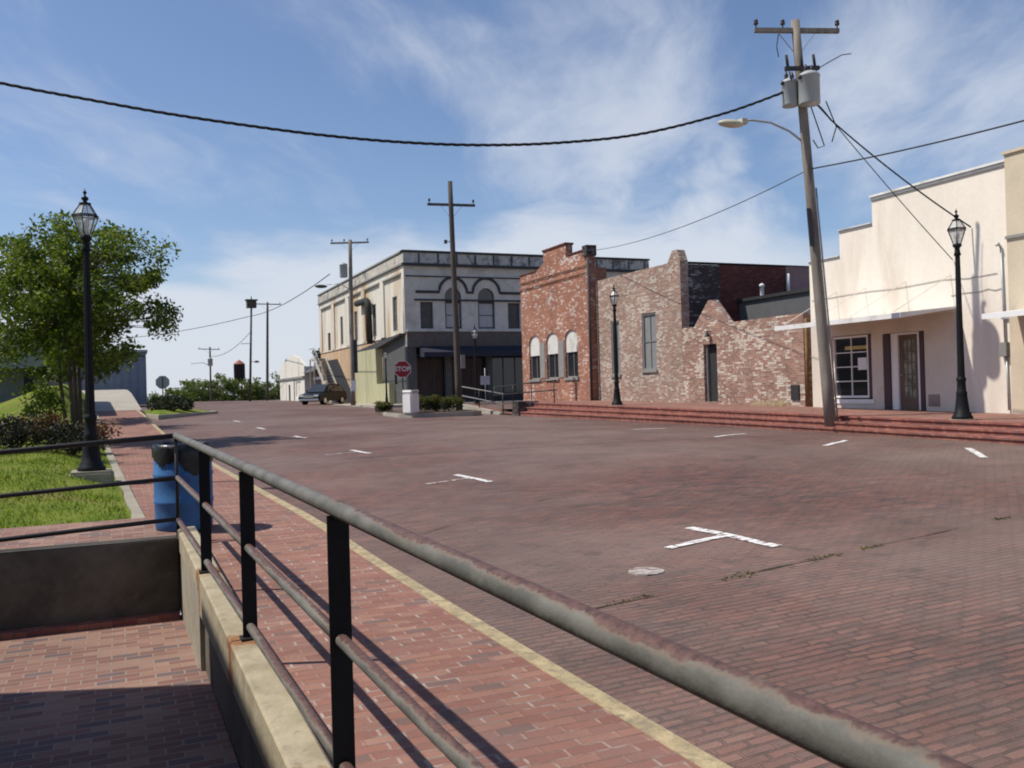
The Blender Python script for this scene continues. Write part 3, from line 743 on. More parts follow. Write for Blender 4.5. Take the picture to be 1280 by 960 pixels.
bm = B(); box(bm, X0 - .05, X0 + .4, 36.45, 38.9, 6.503, 6.6); box(bm, X0 - .04, X0 + .39, 34.36, 36.447, 5.953, 6.03); box(bm, X0 - .04, X0 + .39, 39.76, 41.64, 5.683, 5.75); obj('coping', bm, M['maroon'], t, bevel=.015)
bm = B(); box(bm, X0 - .1, X0 + .38, 34.32, 34.75, 5.7, 6.15); obj('parapet_pier', bm, M['darkbrick'], t)
bm = B(); box(bm, X0 - .06, X0 - .003, 34.42, 34.85, -.75, 4.9); obj('corner_pilaster', bm, M['redbrick'], t)
bm = B(); tube(bm, [(X0 - .05, 34.33, -.7), (X0 - .05, 34.33, 5.6)], .06, 8); obj('drainpipe', bm, M['dark_trim'], t)
for a, b in wins:
    w = window(t, 'x', X0, a, b, .46, 2.2, M['trim_grey'], M['winglass'], .16, .07, 2, 1, sill=M['trim_grey'])
    bm = B(); N = 14; m_, r_ = (a + b) / 2, (b - a) / 2
    prism(bm, [(a, 1.62), (b, 1.62), (b, 2.2)] + [(m_ + r_ * math.cos(PI * k / N), 2.2 + .42 * math.sin(PI * k / N)) for k in range(1, N)] + [(a, 2.2)], 'x', X0 + .07, X0 + .095)
    obj('white_panel', bm, M['panel_white'], w)
for y in (37.2, 39.2):
    bm = B(); box(bm, X0 - .03, X0 - .003, y - .27, y + .27, .5, 2.2); obj('trim_panel', bm, M['trim_grey'], t)
    
# ---- tall whitewashed brick building
t = thing('whitewashed_brick_building', 'tall whitewashed brick building with two shuttered windows and pointed corner pier', 'building', (22, 31, -.7))
X0 = 19.0; w2 = [(29.65, 30.68, .62, 2.84), (32.42, 33.12, .5, 2.74)]
bm = B()
holed(bm, 'x', X0, X0 + .35, [(27.93, 34.38, -.8, 4.58)], w2)
prism(bm, [(27.93, 4.583), (28.75, 4.583), (28.42, 5.0), (28.12, 5.0)], 'x', X0 + .002, X0 + .348)
holed(bm, 'x', 25.7, 26.0, [(27.93, 34.38, -.8, 4.4)]); holed(bm, 'y', 34.1, 34.38, [(X0 + .353, 25.697, -.8, 4.4)])
obj('wall', bm, M['midbrick'], t)
bm = B(); holed(bm, 'y', 27.935, 28.2, [(X0 + .353, 20.75, -.8, 4.45)]); obj('side_wall', bm, M['darkbrick'], t)
bm = B(); holed(bm, 'y', 27.94, 28.2, [(20.753, 23.9, -.8, 4.47)]); obj('side_wall', bm, M['maroon'], t)
bm = B(); holed(bm, 'y', 27.93, 28.2, [(23.903, 25.69, -.8, 4.5)]); obj('side_wall', bm, M['mauve'], t)
bm = B(); box(bm, X0 + .36, 25.69, 28.21, 34.09, 3.9, 4.0); obj('roof', bm, M['roofing'], t)
bm = B(); box(bm, X0 + .36, 25.9, 27.9, 28.25, 4.505, 4.54); obj('coping', bm, M['roofing'], t)
bm = B(); tube(bm, [(23.92, 27.86, 3.4), (23.92, 27.86, 4.2)], .07, 8); obj('drainpipe', bm, M['white_metal'], t)
for a, b, c_, d_ in w2:
    w = window(t, 'x', X0, a, b, c_, d_, M['shutter_grey'], M['shutter_grey'], .09, .07, 2, 2, sill=M['trim_grey'])

# ---- low brick building with gabled doorway
t = thing('low_brick_building', 'low patched brick building with a small gable over its dark door', 'building', (22, 24.5, -.75))
bm = B()
holed(bm, 'x', X0, X0 + .32, [(21.52, 27.92, -.85, 2.07)], [(25.85, 26.62, -.62, 1.40)])
prism(bm, [(25.25, 2.073), (27.15, 2.073), (26.28, 2.93), (26.1, 2.93)], 'x', X0 + .002, X0 + .318)
holed(bm, 'y', 21.53, 21.8, [(X0 + .323, 25.5, -.85, 2.07)])
obj('wall', bm, M['lowbrick'], t)
bm = B(); box(bm, X0 + .33, 25.5, 21.81, 27.92, 1.4, 1.5); obj('roof', bm, M['roofing'], t)
bm = B(); box(bm, 21.6, 25.4, 21.9, 27.9, 1.503, 3.05); obj('rooftop_room', bm, M['greybox'], t)
bm = B(); box(bm, 21.5, 25.45, 21.85, 27.92, 3.053, 3.17); obj('rooftop_coping', bm, M['roofing'], t)
bm = B(); lathe(bm, [(.075, 0), (.075, .42), (.1, .43), (.1, .5), (0, .56)], 12, (22.2, 27.3, 3.175)); obj('vent_pipe', bm, M['white_metal'], t)
bm = B(); box(bm, X0 + .2, X0 + .25, 25.87, 26.6, -.62, 1.38); d = obj('door', bm, M['recess'], t)
bm = B(); box(bm, X0 + .1, X0 + .19, 25.855, 25.93, -.62, 1.395); box(bm, X0 + .1, X0 + .19, 26.55, 26.615, -.62, 1.395); obj('door_frame', bm, M['trim_grey'], t)
bm = B(); lathe(bm, [(0, 0), (.02, .0), (.02, .05), (0, .05)], 8, (X0 + .17, 25.98, .4)); obj('handle', bm, M['galv'], d)
bm = B(); lathe(bm, [(.11, 0), (.07, .08), (.03, .12), (.03, .2), (0, .2)], 10, (X0 - .12, 26.2, 1.66)); beam(bm, (X0 - .12, 26.2, 1.84), (X0 + .01, 26.2, 1.84), .03, .03); obj('wall_lamp', bm, M['black_metal'], t)
bm = B(); box(bm, X0 - .05, X0 - .002, 21.75, 22.1, -.55, -.1); obj('vent_grille', bm, M['recess'], t)
bm = B(); tube(bm, [(X0 + .02, 21.42, -.75), (X0 + .02, 21.42, 1.9)], .05, 8); obj('drainpipe', bm, surf('rusty_drainpipe', (.2, .11, .04), .7, var=.3), t)

# ---- white stucco shop with stepped parapet and flat awning
t = thing('white_stucco_shop', 'white stucco shop with stepped parapet and flat white awning over its door', 'building', (22, 18, -.85))
HS = [(18.83, 20.33, -.54, 1.27), (17.05, 18.42, -.85, 1.22)]
bm = B()
holed(bm, 'x', X0, X0 + .35, [(14.56, 21.18, -.95, 3.55), (14.56, 19.92, 3.55, 4.27), (14.56, 18.68, 4.27, 4.97)], [(18.83, 20.33, -.54, 1.27), (17.05, 18.42, -.85, 1.22)])
holed(bm, 'y', 20.88, 21.18, [(X0 + .353, 26, -.95, 3.5)]); holed(bm, 'x', 25.7, 26, [(14.56, 20.877, -.95, 3.4)])
obj('wall', bm, M['white_stucco'], t)
bm = B(); box(bm, X0 + .36, 25.69, 14.6, 20.87, 2.9, 3.0); obj('roof', bm, M['roofing'], t)
bm = B(); box(bm, X0 - .05, X0 + .4, 14.5, 18.72, 4.972, 5.03); box(bm, X0 - .045, X0 + .38, 18.722, 19.95, 4.272, 4.30); box(bm, X0 - .04, X0 + .38, 19.953, 21.2, 3.552, 3.58); obj('coping', bm, M['awning_metal'], t)
bm = B(); box(bm, X0 - .035, X0 - .003, 14.56, 18.68, 4.88, 4.969); box(bm, X0 - .03, X0 - .003, 18.69, 19.92, 4.22, 4.269); box(bm, X0 - .03, X0 - .003, 19.93, 21.18, 3.51, 3.549); obj('coping_shade_strip', bm, M['roof_grey'], t)  # dark strips painting in the shade under the coping
for zz_, y0_, y1_ in ((2.42, 14.9, 21.1), (2.05, 14.8, 16.2)):
    bm = B(); tube(bm, [(X0 - .015, y0_ + (y1_ - y0_) * k / 8, zz_ - .05 * math.sin(k * 1.9) * (k % 3) / 2) for k in range(9)], .007, 5); obj('wall_wire', bm, M['trim_grey'], t)

bm = B(); box(bm, X0 - .022, X0 - .003, 16.0, 20.9, -.8, 1.5)
# shop front plaster below the awning, set proud and coloured darker as awning shade, with the openings cut out
bm.free(); bm = B(); holed(bm, 'x', X0 - .02, X0 - .003, [(16.0, 21.17, -.9, 1.62)], HS); obj('shopfront_plaster', bm, M['white_shop'], t)
w = window(t, 'x', X0 - .02, 18.98, 20.33, -.50, 1.25, M['white_paint'], M['winglass'], .1, .06, 2, 4, label='white framed shop window with a paper notice')
bm = B(); box(bm, X0 + .06, X0 + .075, 19.1, 19.42, .28, .62); obj('paper_notice', bm, M['sign_white'], w)
bm = B(); box(bm, X0 + .055, X0 + .07, 19.05, 19.9, .86, .96); obj('yellow_sign_reflection', bm, surf('yellow_sign_reflection', (.5, .4, .15), .7, var=.2), w)  # yellow strip stands for a sign reflected in the glass
bm = B(); box(bm, X0 + .0, X0 + .05, 18.84, 18.97, -.5, 1.25); obj('shutter', bm, M['plum'], t)
bm = B(); box(bm, X0 - .05, X0 + .02, 18.75, 20.42, -.66, -.545); obj('window_sill', bm, M['white_paint'], t)
# door set with side shutters
for a, b in ((18.17, 18.41), (17.06, 17.2)):
    bm = B(); box(bm, X0 - .04, X0 + .05, a, b, -.83, 1.2); obj('shutter', bm, M['plum'], t, bevel=.006)
bm = B(); box(bm, X0 + .0, X0 + .1, 17.94, 18.165, -.83, 1.21); box(bm, X0, X0 + .1, 17.205, 17.29, -.83, 1.21); box(bm, X0, X0 + .1, 17.293, 17.937, 1.16, 1.21); obj('door_frame', bm, M['white_paint'], t)
bm = B(); holed(bm, 'x', X0 + .06, X0 + .1, [(17.295, 17.935, -.83, 1.155)], [(17.42, 17.81, -.5, 1.02)])
for k in range(1, 3): box(bm, X0 + .065, X0 + .09, 17.42 + .13 * k - .012, 17.42 + .13 * k + .012, -.5, 1.02)
for k in range(1, 5): box(bm, X0 + .067, X0 + .088, 17.42, 17.81, -.5 + .304 * k - .012, -.5 + .304 * k + .012)
d = obj('door', bm, M['wood_door'], t)
bm = B(); box(bm, X0 + .075, X0 + .08, 17.41, 17.82, -.51, 1.03); obj('pane', bm, M['door_glass'], d)
bm = B(); lathe(bm, [(0, 0), (.022, 0), (.03, .03), (0, .05)], 10, (X0 + .035, 17.87, .08)); obj('handle', bm, M['galv'], d)
bm = B(); box(bm, X0 - .045, X0 - .022, 16.62, 16.95, -.72, -.42)
for k in range(6): box(bm, X0 - .055, X0 - .046, 16.64, 16.93, -.70 + .05 * k, -.68 + .05 * k)
obj('vent_grille', bm, surf('pinkish_vent', (.32, .25, .23), .8), t)
bm = B()
prism(bm, [(17.1, 1.45), (17.1, 1.58), (19 - .025, 1.75), (19 - .025, 1.70)], 'y', 16.0, 20.55)
aw = obj('awning', bm, M['awning_metal'], t, bevel=.008)
for y in (16.4, 17.8, 19.2, 20.3):
    bm = B(); tube(bm, [(17.25, y, 1.62), (X0 + .01, y - .2, 2.55)], .009, 6); obj('tie_rod', bm, M['white_stucco'], aw)
bm = B(); tube(bm, [(X0 - .04, 14.76, 3.0), (X0 - .04, 14.72, .75)], .025, 8); tube(bm, [(X0 - .04, 14.70, .45), (X0 - .04, 14.68, -.8)], .022, 8); tube(bm, [(X0 - .04, 14.76, 3.0), (X0 - .1, 14.78, 3.1), (X0 - .16, 14.78, 3.04)], .03, 8); cd = obj('conduit', bm, M['galv'], t)
bm = B(); box(bm, X0 - .14, X0 - .003, 14.62, 14.82, .45, .78); obj('meter_box', bm, M['trim_grey'], t, bevel=.01)
bm = B(); box(bm, X0 - .06, X0 + .0, 14.5, 14.8, 1.32, 1.4); obj('bracket', bm, M['galv'], t)

# ---- tan building at the right edge
t = thing('tan_stucco_building', 'tan stucco building at the right edge beside the white shop', 'building', (22, 10, -.9))
bm = B(); holed(bm, 'x', X0 - .12, X0 + .3, [(4, 14.54, -1.1, 5.1)], [(6, 8, -.6, 1.2), (9, 10, -1.1, 1.2), (11, 13, -.6, 1.2)]); holed(bm, 'x', 25.7, 26, [(4, 14.54, -1.1, 4.9)]); holed(bm, 'y', 4.003, 4.3, [(X0 + .303, 25.697, -1.1, 4.9)]); holed(bm, 'y', 14.2, 14.537, [(X0 + .303, 25.697, -1.1, 4.9)])
obj('wall', bm, M['tan_stucco'], t)
bm = B(); box(bm, X0 + .31, 25.69, 4.31, 14.19, 4.3, 4.4); obj('roof', bm, M['roofing'], t)
bm = B(); box(bm, X0 - .17, X0 + .35, 4, 14.58, 5.103, 5.17); obj('coping', bm, M['tan_stucco'], t)
bm = B(); box(bm, X0 - .17, X0 - .122, 4, 14.55, 3.15, 3.22); obj('string_course', bm, M['trim_grey'], t)
for a, b in ((6, 8), (11, 13)): window(t, 'x', X0 - .12, a, b, -.6, 1.2, M['white_paint'], M['winglass'], .12, .06, 2, 2)
bm = B(); box(bm, X0, X0 + .05, 9.02, 9.98, -1.0, 1.18); obj('door', bm, M['wood_door'], t)
bm = B(); prism(bm, [(17.75, 1.28), (17.75, 1.4), (X0 - .125, 1.5), (X0 - .125, 1.44)], 'y', 5, 14.35); obj('awning', bm, M['white_metal'], t)

# ---- cream two storey corner building
t = thing('cream_corner_building', 'two storey cream and grey corner building with arched upper windows and stained side', 'building', (24, 68, -.8))
XC, YC, XE, YE = 17.6, 57.8, 36.5, 85.6
rectw = [(18.6, 19.5), (24.98, 25.9), (27.4, 28.3), (33.8, 34.7)]
archw = [(20.35, 21.55), (22.75, 24.0), (29.4, 30.6), (31.6, 32.8)]
bm = B()
holed(bm, 'y', YC, YC + .4, [(XC, XE, 3.05, 9.35)], [(a, b, 4.25, 6.05) for a, b in rectw] + [(a, b, 4.25, 7.05) for a, b in archw], [(a, b, 6.42, 7.05) for a, b in archw])
for a, b in ((XC, 18.25), (20.3, 20.7), (23.3, 23.7), (26.6, 27.1), (30.5, 30.9), (XE - .6, XE)): pass
obj('front_wall', bm, M['grey_front'], t)
for a, b in ((XC, 18.25), (20.3, 20.7), (23.3, 23.7), (26.6, 27.1), (30.5, 30.9), (XE - .6, XE)):
    bm = B(); box(bm, a, b, YC + .003, YC + .4, -.85, 3.047); obj('pier', bm, M['dark_side'], t)
bm = B(); pan = [(58.4, 62.9), (63.9, 68.3), (69.4, 73.6), (74.8, 79.2), (80.3, 84.6)]
sw_ = [(59.85, 60.95), (65.4, 66.4), (71.1, 72.1), (76.2, 77.1), (81.2, 82.2)]
holed(bm, 'x', XC, XC + .35, [(YC + .403, YE, 3.95, 9.3)], [(a, b, 4.25, 6.65) for a, b in sw_[:4]] + [(81.2, 82.3, 3.96, 5.6)])
obj('side_wall', bm, M['cream_side'], t)
bm = B(); holed(bm, 'x', XC, XC + .35, [(63.9, YE, -.85, 3.947)]); obj('lower_side_wall', bm, M['orange_plaster'], t)
bm = B(); holed(bm, 'x', XC, XC + .35, [(YC + .403, 63.897, -.85, 3.947)], [(60.1, 60.9, .6, 2.0)]); obj('lower_side_wall', bm, M['dark_side'], t)
bm = B(); holed(bm, 'x', XE - .35, XE, [(YC + .403, YE - .303, -.85, 9)]); holed(bm, 'y', YE - .3, YE, [(XC + .003, XE, -.85, 9.2)]); box(bm, XC + .36, XE - .36, YC + .41, YE - .31, 8.3, 8.4); obj('roof', bm, M['roofing'], t)
# pilasters between side panels
bm = B()
ed = [YC + .003] + [x for p in pan for x in p] + [YE]
for a, b in zip(ed[::2], ed[1::2]): box(bm, XC - .1, XC - .003, a, b, 4.0, 8.05)
box(bm, XC - .1, XC - .003, YC + .003, YE, 8.053, 8.47); box(bm, XC - .07, XC - .003, 63.9, YE, 3.9, 3.997)
obj('pilaster', bm, M['cream_side'], t)
bm = B()
for a, b in pan: box(bm, XC - .16, XC - .003, a - .03, b + .03, 7.93, 8.04)
obj('panel_hood', bm, M['trim_grey'], t)
bm = B(); box(bm, XC - .14, XC - .003, YC + .003, YE, 8.62, 9.3); obj('side_cornice', bm, M['cream_band'], t)
bm = B(); box(bm, XC - .24, XC - .003, YC + .003, YE, 8.5, 8.615); box(bm, XC - .22, XC + .3, YC + .003, YE, 9.353, 9.46); obj('side_moulding', bm, M['trim_grey'], t)
bm = B(); box(bm, XC - .14, XE, YC - .12, YC - .003, 8.62, 9.3); obj('cornice', bm, M['grey_cornice'], t)
bm = B()
box(bm, XC - .22, XE + .05, YC - .22, YC - .003, 8.44, 8.615); box(bm, XC - .22, XE + .05, YC - .2, YC + .3, 9.353, 9.47); box(bm, XC, XE, YC - .07, YC - .003, 7.72, 7.8)
for k in range(14): box(bm, XC + .9 + 1.35 * k, XC + 1.0 + 1.35 * k, YC - .15, YC - .123, 8.65, 9.28)
obj('moulding', bm, M['dark_trim'], t)
# hood mould waves over the arches
bm = B(); pts = [(18.3, YC - .03, 6.72)]
for a, b in archw:
    m_ = (a + b) / 2
    for k in range(0, 15):
        an = PI - PI * k / 14; pts.append((m_ + 1.0 * math.cos(an), YC - .03, 6.72 + 1.0 * math.sin(an)))
pts.append((XE, YC - .03, 6.72))
tube(bm, pts, .10, 6); box(bm, 18.2, XE, YC - .1, YC - .003, 6.12, 6.24)
obj('hood_mould', bm, M['dark_trim'], t)
bm = B(); box(bm, XC, XE, YC - .1, YC - .003, 3.06, 4.02); obj('frieze', bm, M['frieze'], t)
bm = B(); box(bm, XC, XE, YC - .16, YC - .003, 4.05, 4.18); obj('sill_course', bm, M['grey_front'], t)
for i, (a, b) in enumerate(rectw): window(t, 'y', YC, a, b, 4.25, 6.05, M['dark_side'], M['boarded'], .18, .09, 1, 2)
for i, (a, b) in enumerate(archw):
    w = window(t, 'y', YC, a, b, 4.25, 6.1, M['dark_side'], M['blindglass'], .18, .11, 1, 2)
    bm = B(); m_ = (a + b) / 2
    prism(bm, [(a, 6.11), (b, 6.11)] + [(m_ + (b - a) / 2 * math.cos(PI * k / 12), 6.42 + .63 * math.sin(PI * k / 12)) for k in range(0, 13)], 'y', YC + .2, YC + .22); obj('fanlight', bm, M['winglass'], w)
for a, b in sw_[:4]: window(t, 'x', XC, a, b, 4.25, 6.65, M['trim_grey'], M['boarded'], .12, .08, 1, 2)
bm = B(); box(bm, XC + .12, XC + .17, 81.2, 82.3, 3.96, 5.6); obj('door', bm, M['recess'], t)
bm = B(); box(bm, XC + .1, XC + .13, 60.1, 60.9, .6, 2.0); obj('window', bm, M['winglass'], t)
# shopfront recess
bm = B(); box(bm, 18.25, XE - .6, YC + 1.6, YC + 1.8, -.85, 3.04); box(bm, 18.25, XE - .6, YC + .4, YC + 1.597, 2.95, 3.04)
obj('shopfront_recess', bm, M['storefront'], t)
bm = B()
for a, b in ((18.4, 20.2), (20.8, 23.2), (23.8, 26.5), (27.2, 30.4)):
    box(bm, a, b, YC + .5, YC + .56, -.8, -.2); n_ = 3
    for k in range(n_ + 1): box(bm, a + (b - a) * k / n_ - .035, a + (b - a) * k / n_ + .035, YC + .49, YC + .57, -.197, 2.45)
    box(bm, a, b, YC + .492, YC + .568, 2.453, 2.55)
f = obj('shopfront_frame', bm, M['dark_trim'], t)
bm = B()
for a, b in ((18.4, 20.2), (20.8, 23.2), (23.8, 26.5), (27.2, 30.4)): box(bm, a + .02, b - .02, YC + .52, YC + .54, -.19, 2.44)
obj('pane', bm, M['winglass'], f)
bm = B(); prism(bm, [(YC - .105, 3.05), (YC - 1.2, 2.62), (YC - 1.2, 2.3), (YC - 1.15, 2.3), (YC - .105, 2.35)], 'x', 18.4, XE - .3); obj('awning', bm, M['navy_awning'], t)
# yellow green lean-to wall, duct, exterior stair
bm = B(); prism(bm, [(60.8, -.85), (70.3, -.85), (70.3, 3.25), (64.2, 3.25), (64.0, .68), (60.8, .68)], 'x', XC - .45, XC - .005); obj('lean_to', bm, M['yellowgreen'], t)
bm = B(); prism(bm, [(64.1, 3.26), (70.4, 3.26), (70.4, 3.35), (58.0, 3.95), (58.0, 3.85)], 'x', XC - .4, XC - .006); obj('sloping_flashing', bm, M['dark_trim'], t)
bm = B(); tube(bm, [(XC - .4, 69.6, 7.05), (XC - .4, 66.6, 7.0), (XC - .4, 66.2, 6.85), (XC - .4, 66.05, 6.4), (XC - .35, 66.0, 3.7)], .24, 10); obj('exhaust_duct', bm, M['recess'], t)
bm = B()
sx0, sx1 = XC - 1.15, XC - .15
for x in (sx0, sx1): beam(bm, (x, 83.0, 3.3), (x, 76.2, -.7), .07, .42)
for k in range(16): box(bm, sx0 + .04, sx1 - .04, 83.0 - .43 * k - .3, 83.0 - .43 * k, 3.25 - .25 * k, 3.3 - .25 * k)
box(bm, sx0 - .02, XC - .11, 83.0, 85.4, 3.2, 3.36); box(bm, sx0, sx0 + .1, 85.2, 85.3, -.85, 3.2); box(bm, sx0, sx0 + .1, 83.2, 83.3, -.85, 3.2)
st = obj('exterior_stair', bm, surf('pale_stair_paint', (.40, .38, .33), .8, var=.2), t)
bm = B()
tube(bm, [(sx0, 85.3, 4.3), (sx0, 83, 4.3), (sx0, 76.2, .3)], .035, 6)
for k in range(6): tube(bm, [(sx0, 83 - 1.3 * k, 3.3 - .765 * k), (sx0, 83 - 1.3 * k, 4.3 - .765 * k)], .025, 6)
obj('handrail', bm, M['trim_grey'], st)
bm = B(); prism(bm, [(82.8, 3.1), (78.6, 3.1), (72.0, -.8), (82.8, -.8)], 'x', XC - .12, XC - .004); obj('stair_shadow_panel', bm, M['recess'], t)  # dark plywood panel that also paints in the stair's shadow on the wall

# ---- buildings up the street
t = thing('gabled_white_building', 'small off-white building with a gabled front far up the street', 'building', (20, 98, -.8))
bm = B(); holed(bm, 'x', 17, 17.3, [(91, 106, -1, 2.9)], [(99.2, 100.3, -1, 1.2), (93, 96, -.2, 1.5)])
prism(bm, [(91, 2.903), (106, 2.903), (103.5, 3.7), (101, 4.2), (97.5, 4.3), (94, 3.9)], 'x', 17.003, 17.297)
box(bm, 17.303, 25, 91, 91.3, -1, 2.9); box(bm, 17.303, 25, 105.7, 106, -1, 2.9); box(bm, 24.7, 25, 91.303, 105.697, -1, 2.9)
obj('wall', bm, M['gable'], t)
bm = B(); box(bm, 17.31, 24.69, 91.31, 105.69, 2.5, 2.6); obj('roof', bm, M['roof_grey'], t)
bm = B(); box(bm, 16.85, 16.997, 91, 106, 1.75, 1.95); box(bm, 16.93, 16.997, 96.6, 96.8, -1, 1.747); obj('string_course', bm, M['trim_grey'], t)
bm = B(); box(bm, 17.12, 17.2, 99.2, 100.3, -1, 1.2); obj('door', bm, M['recess'], t)
window(t, 'x', 17, 93, 96, -.2, 1.5, M['white_paint'], M['gable'], .1, .1, 2, 1)
t = thing('timber_shed', 'grey brown timber shed between the cream building and the gabled building', 'shed', (20, 88.3, -.8))
bm = B(); holed(bm, 'x', 17.9, 18.1, [(86, 90.8, -1, 2.4)]); holed(bm, 'y', 90.6, 90.8, [(18.103, 24, -1, 2.4)]); obj('wall', bm, M['shedwood'], t)
bm = B(); prism(bm, [(16.9, 2.2), (16.9, 2.3), (19, 3.5), (24, 3.5), (24, 3.4), (19, 3.4)], 'y', 85.9, 90.85); obj('roof', bm, M['greybox'], t)
bm = B(); box(bm, 17.6, 17.85, 86.1, 89.6, 1.5, 1.75); obj('sign_board', bm, M['white_paint'], t)
t = thing('slate_blue_building', 'slate blue metal clad building at the top of the concrete path', 'building', (-4, 86, .4))
bm = B(); box(bm, -12, 2.12, 81, 92, -.4, 3.95); obj('wall', bm, M['bluebuild'], t)
bm = B()
for k in range(24): box(bm, -11.8 + .6 * k, -11.74 + .6 * k, 80.95, 80.997, -.4, 3.9)
obj('cladding_rib', bm, M['bluebuild'], t)
bm = B(); box(bm, -12.2, 2.25, 80.85, 92.1, 3.953, 4.15); obj('roof', bm, M['farwall'], t)
t = thing('flat_roofed_building', 'grey flat roofed building half hidden behind the sunny grass bank at left', 'building', (-10, 44, -1))
bm = B(); holed(bm, 'y', 41, 41.3, [(-24, -2.6, -1.8, 1.35)], [(-22 + 2.6 * k, -20 + 2.6 * k, .1, 1.2) for k in range(7)]); holed(bm, 'x', -2.9, -2.6, [(41.303, 50, -1.8, 1.35)]); obj('wall', bm, M['farwall'], t)
bm = B(); box(bm, -25, -1.9, 39.6, 50.5, 1.353, 2.15); obj('roof', bm, M['farwall'], t)
bm = B(); box(bm, -24.5, -2.1, 39.9, 50.2, 2.153, 2.6); obj('roof_storey', bm, M['roof_grey'], t)
for k in range(7):
    bm = B(); box(bm, -22 + 2.6 * k, -20 + 2.6 * k, 41.12, 41.15, .1, 1.2); obj('window', bm, M['winglass'], t)
for k in range(5):
    bm = B(); box(bm, -23 + 4.9 * k, -22.7 + 4.9 * k, 40.0, 40.3, -1.8, 1.35); obj('column', bm, M['recess'], t)

# ------------------------------------------------------------------ street lamps
LG = 'black lantern street lamps'
def make_lamp(loc, label):
    t = thing('street_lamp', label, 'street lamp', loc, 0, LG)
    bm = B()
    lathe(bm, [(0, 0), (.205, 0), (.205, .05), (.175, .08), (.17, .12), (.145, .15), (.128, .30), (.112, .44), (.104, .52), (.112, .55), (.09, .59), (.083, .78), (.097, .81), (.097, .84), (.077, .88)], 20)
    obj('lamp_base', bm, M['black_metal'], t, world=False)
    bm = B(); n = 24; prev = None
    for z, r in ((.88, .074), (1.05, .071), (3.3, .050), (3.42, .048)):
        ring = [bm.verts.new((r * (1 if k % 2 else .9) * math.cos(2 * PI * k / n), r * (1 if k % 2 else .9) * math.sin(2 * PI * k / n), z)) for k in range(n)]
        if prev:
            for k in range(n): bm.faces.new((prev[k], prev[(k + 1) % n], ring[(k + 1) % n], ring[k]))
        prev = ring
    obj('pole', bm, M['black_metal'], t, world=False)
    bm = B(); lathe(bm, [(.05, 3.42), (.075, 3.44), (.055, 3.5), (.05, 3.58), (.085, 3.62), (.09, 3.66), (.06, 3.68), (0, 3.68)], 16); obj('collar', bm, M['black_metal'], t, world=False)
    fr = B(); n = 6; P = lambda r, z, k: (r * math.cos(2 * PI * k / n + .3), r * math.sin(2 * PI * k / n + .3), z)
    for k in range(n):
        tube(fr, [P(.085, 3.68, k), P(.19, 3.97, k)], .008, 5); tube(fr, [P(.19, 3.985, k), P(.075, 4.17, k)], .008, 5)
        tube(fr, [P(.193, 3.965, k), P(.193, 3.965, k + 1)], .011, 5); tube(fr, [P(.193, 3.99, k), P(.193, 3.99, k + 1)], .011, 5)
    lathe(fr, [(.085, 4.165), (.09, 4.185), (.04, 4.20), (.025, 4.215), (.05, 4.24), (.055, 4.265), (.03, 4.29), (.014, 4.30), (.014, 4.325), (.03, 4.345), (.022, 4.37), (.006, 4.385), (.004, 4.42), (0, 4.42)], 12)
    L = obj('lantern_frame', fr, M['black_metal'], t, world=False)
    bm = B(); lathe(bm, [(.08, 3.685), (.185, 3.97), (.07, 4.165)], 6, smooth_=False, ph=.3); obj('lantern_glass', bm, M['lantern'], L, world=False, uv=False)
    bm = B(); lathe(bm, [(0, 3.69), (.03, 3.69), (.03, 3.76), (.05, 3.80), (.06, 3.86), (.045, 3.93), (0, 3.95)], 12); obj('bulb', bm, M['sign_white'], L, world=False)
    return t
lamp = make_lamp((-.42, 15.6, -1.08), 'black lantern street lamp on a concrete pad in the lawn')
dup(lamp, (16.2, 13.63, terr_z(13.6) + .022), .4, 'black lantern street lamp on the terrace before the white stucco shop')
dup(lamp, (16.2, 27.95, terr_z(27.9) + .022), .8, 'black lantern street lamp before the tall whitewashed brick building', .97)
dup(lamp, (18.1, 46.6, -1.02), .2, 'black lantern street lamp seen before the grey arched front, at the cross street corner', 1.06)
dup(lamp, (15.9, 57.0, -.765), .5, 'black lantern street lamp at the corner of the cream building, beside the stop sign', .82)
bm = B(); box(bm, -.75, -.10, 15.28, 15.92, -1.4, -1.08)
o = obj('lamp_pad', bm, M['concrete'], bevel=.04); setprops(o, 'square concrete pad under the lamp post in the lawn', 'lamp pad')
for x, y in ((16.2, 13.63), (16.2, 27.95)):
    bm = B(); prism(bm, [(x + .27 * math.cos(k * PI / 10), y + .27 * math.sin(k * PI / 10)) for k in range(20)], 'z', terr_z(y) - .1, terr_z(y) + .02); o = obj('lamp_pad', bm, M['concrete'])
    setprops(o, 'round pale footing under the lamp before the %s' % ('white stucco shop' if y < 20 else 'tall whitewashed brick building'), 'lamp pad')

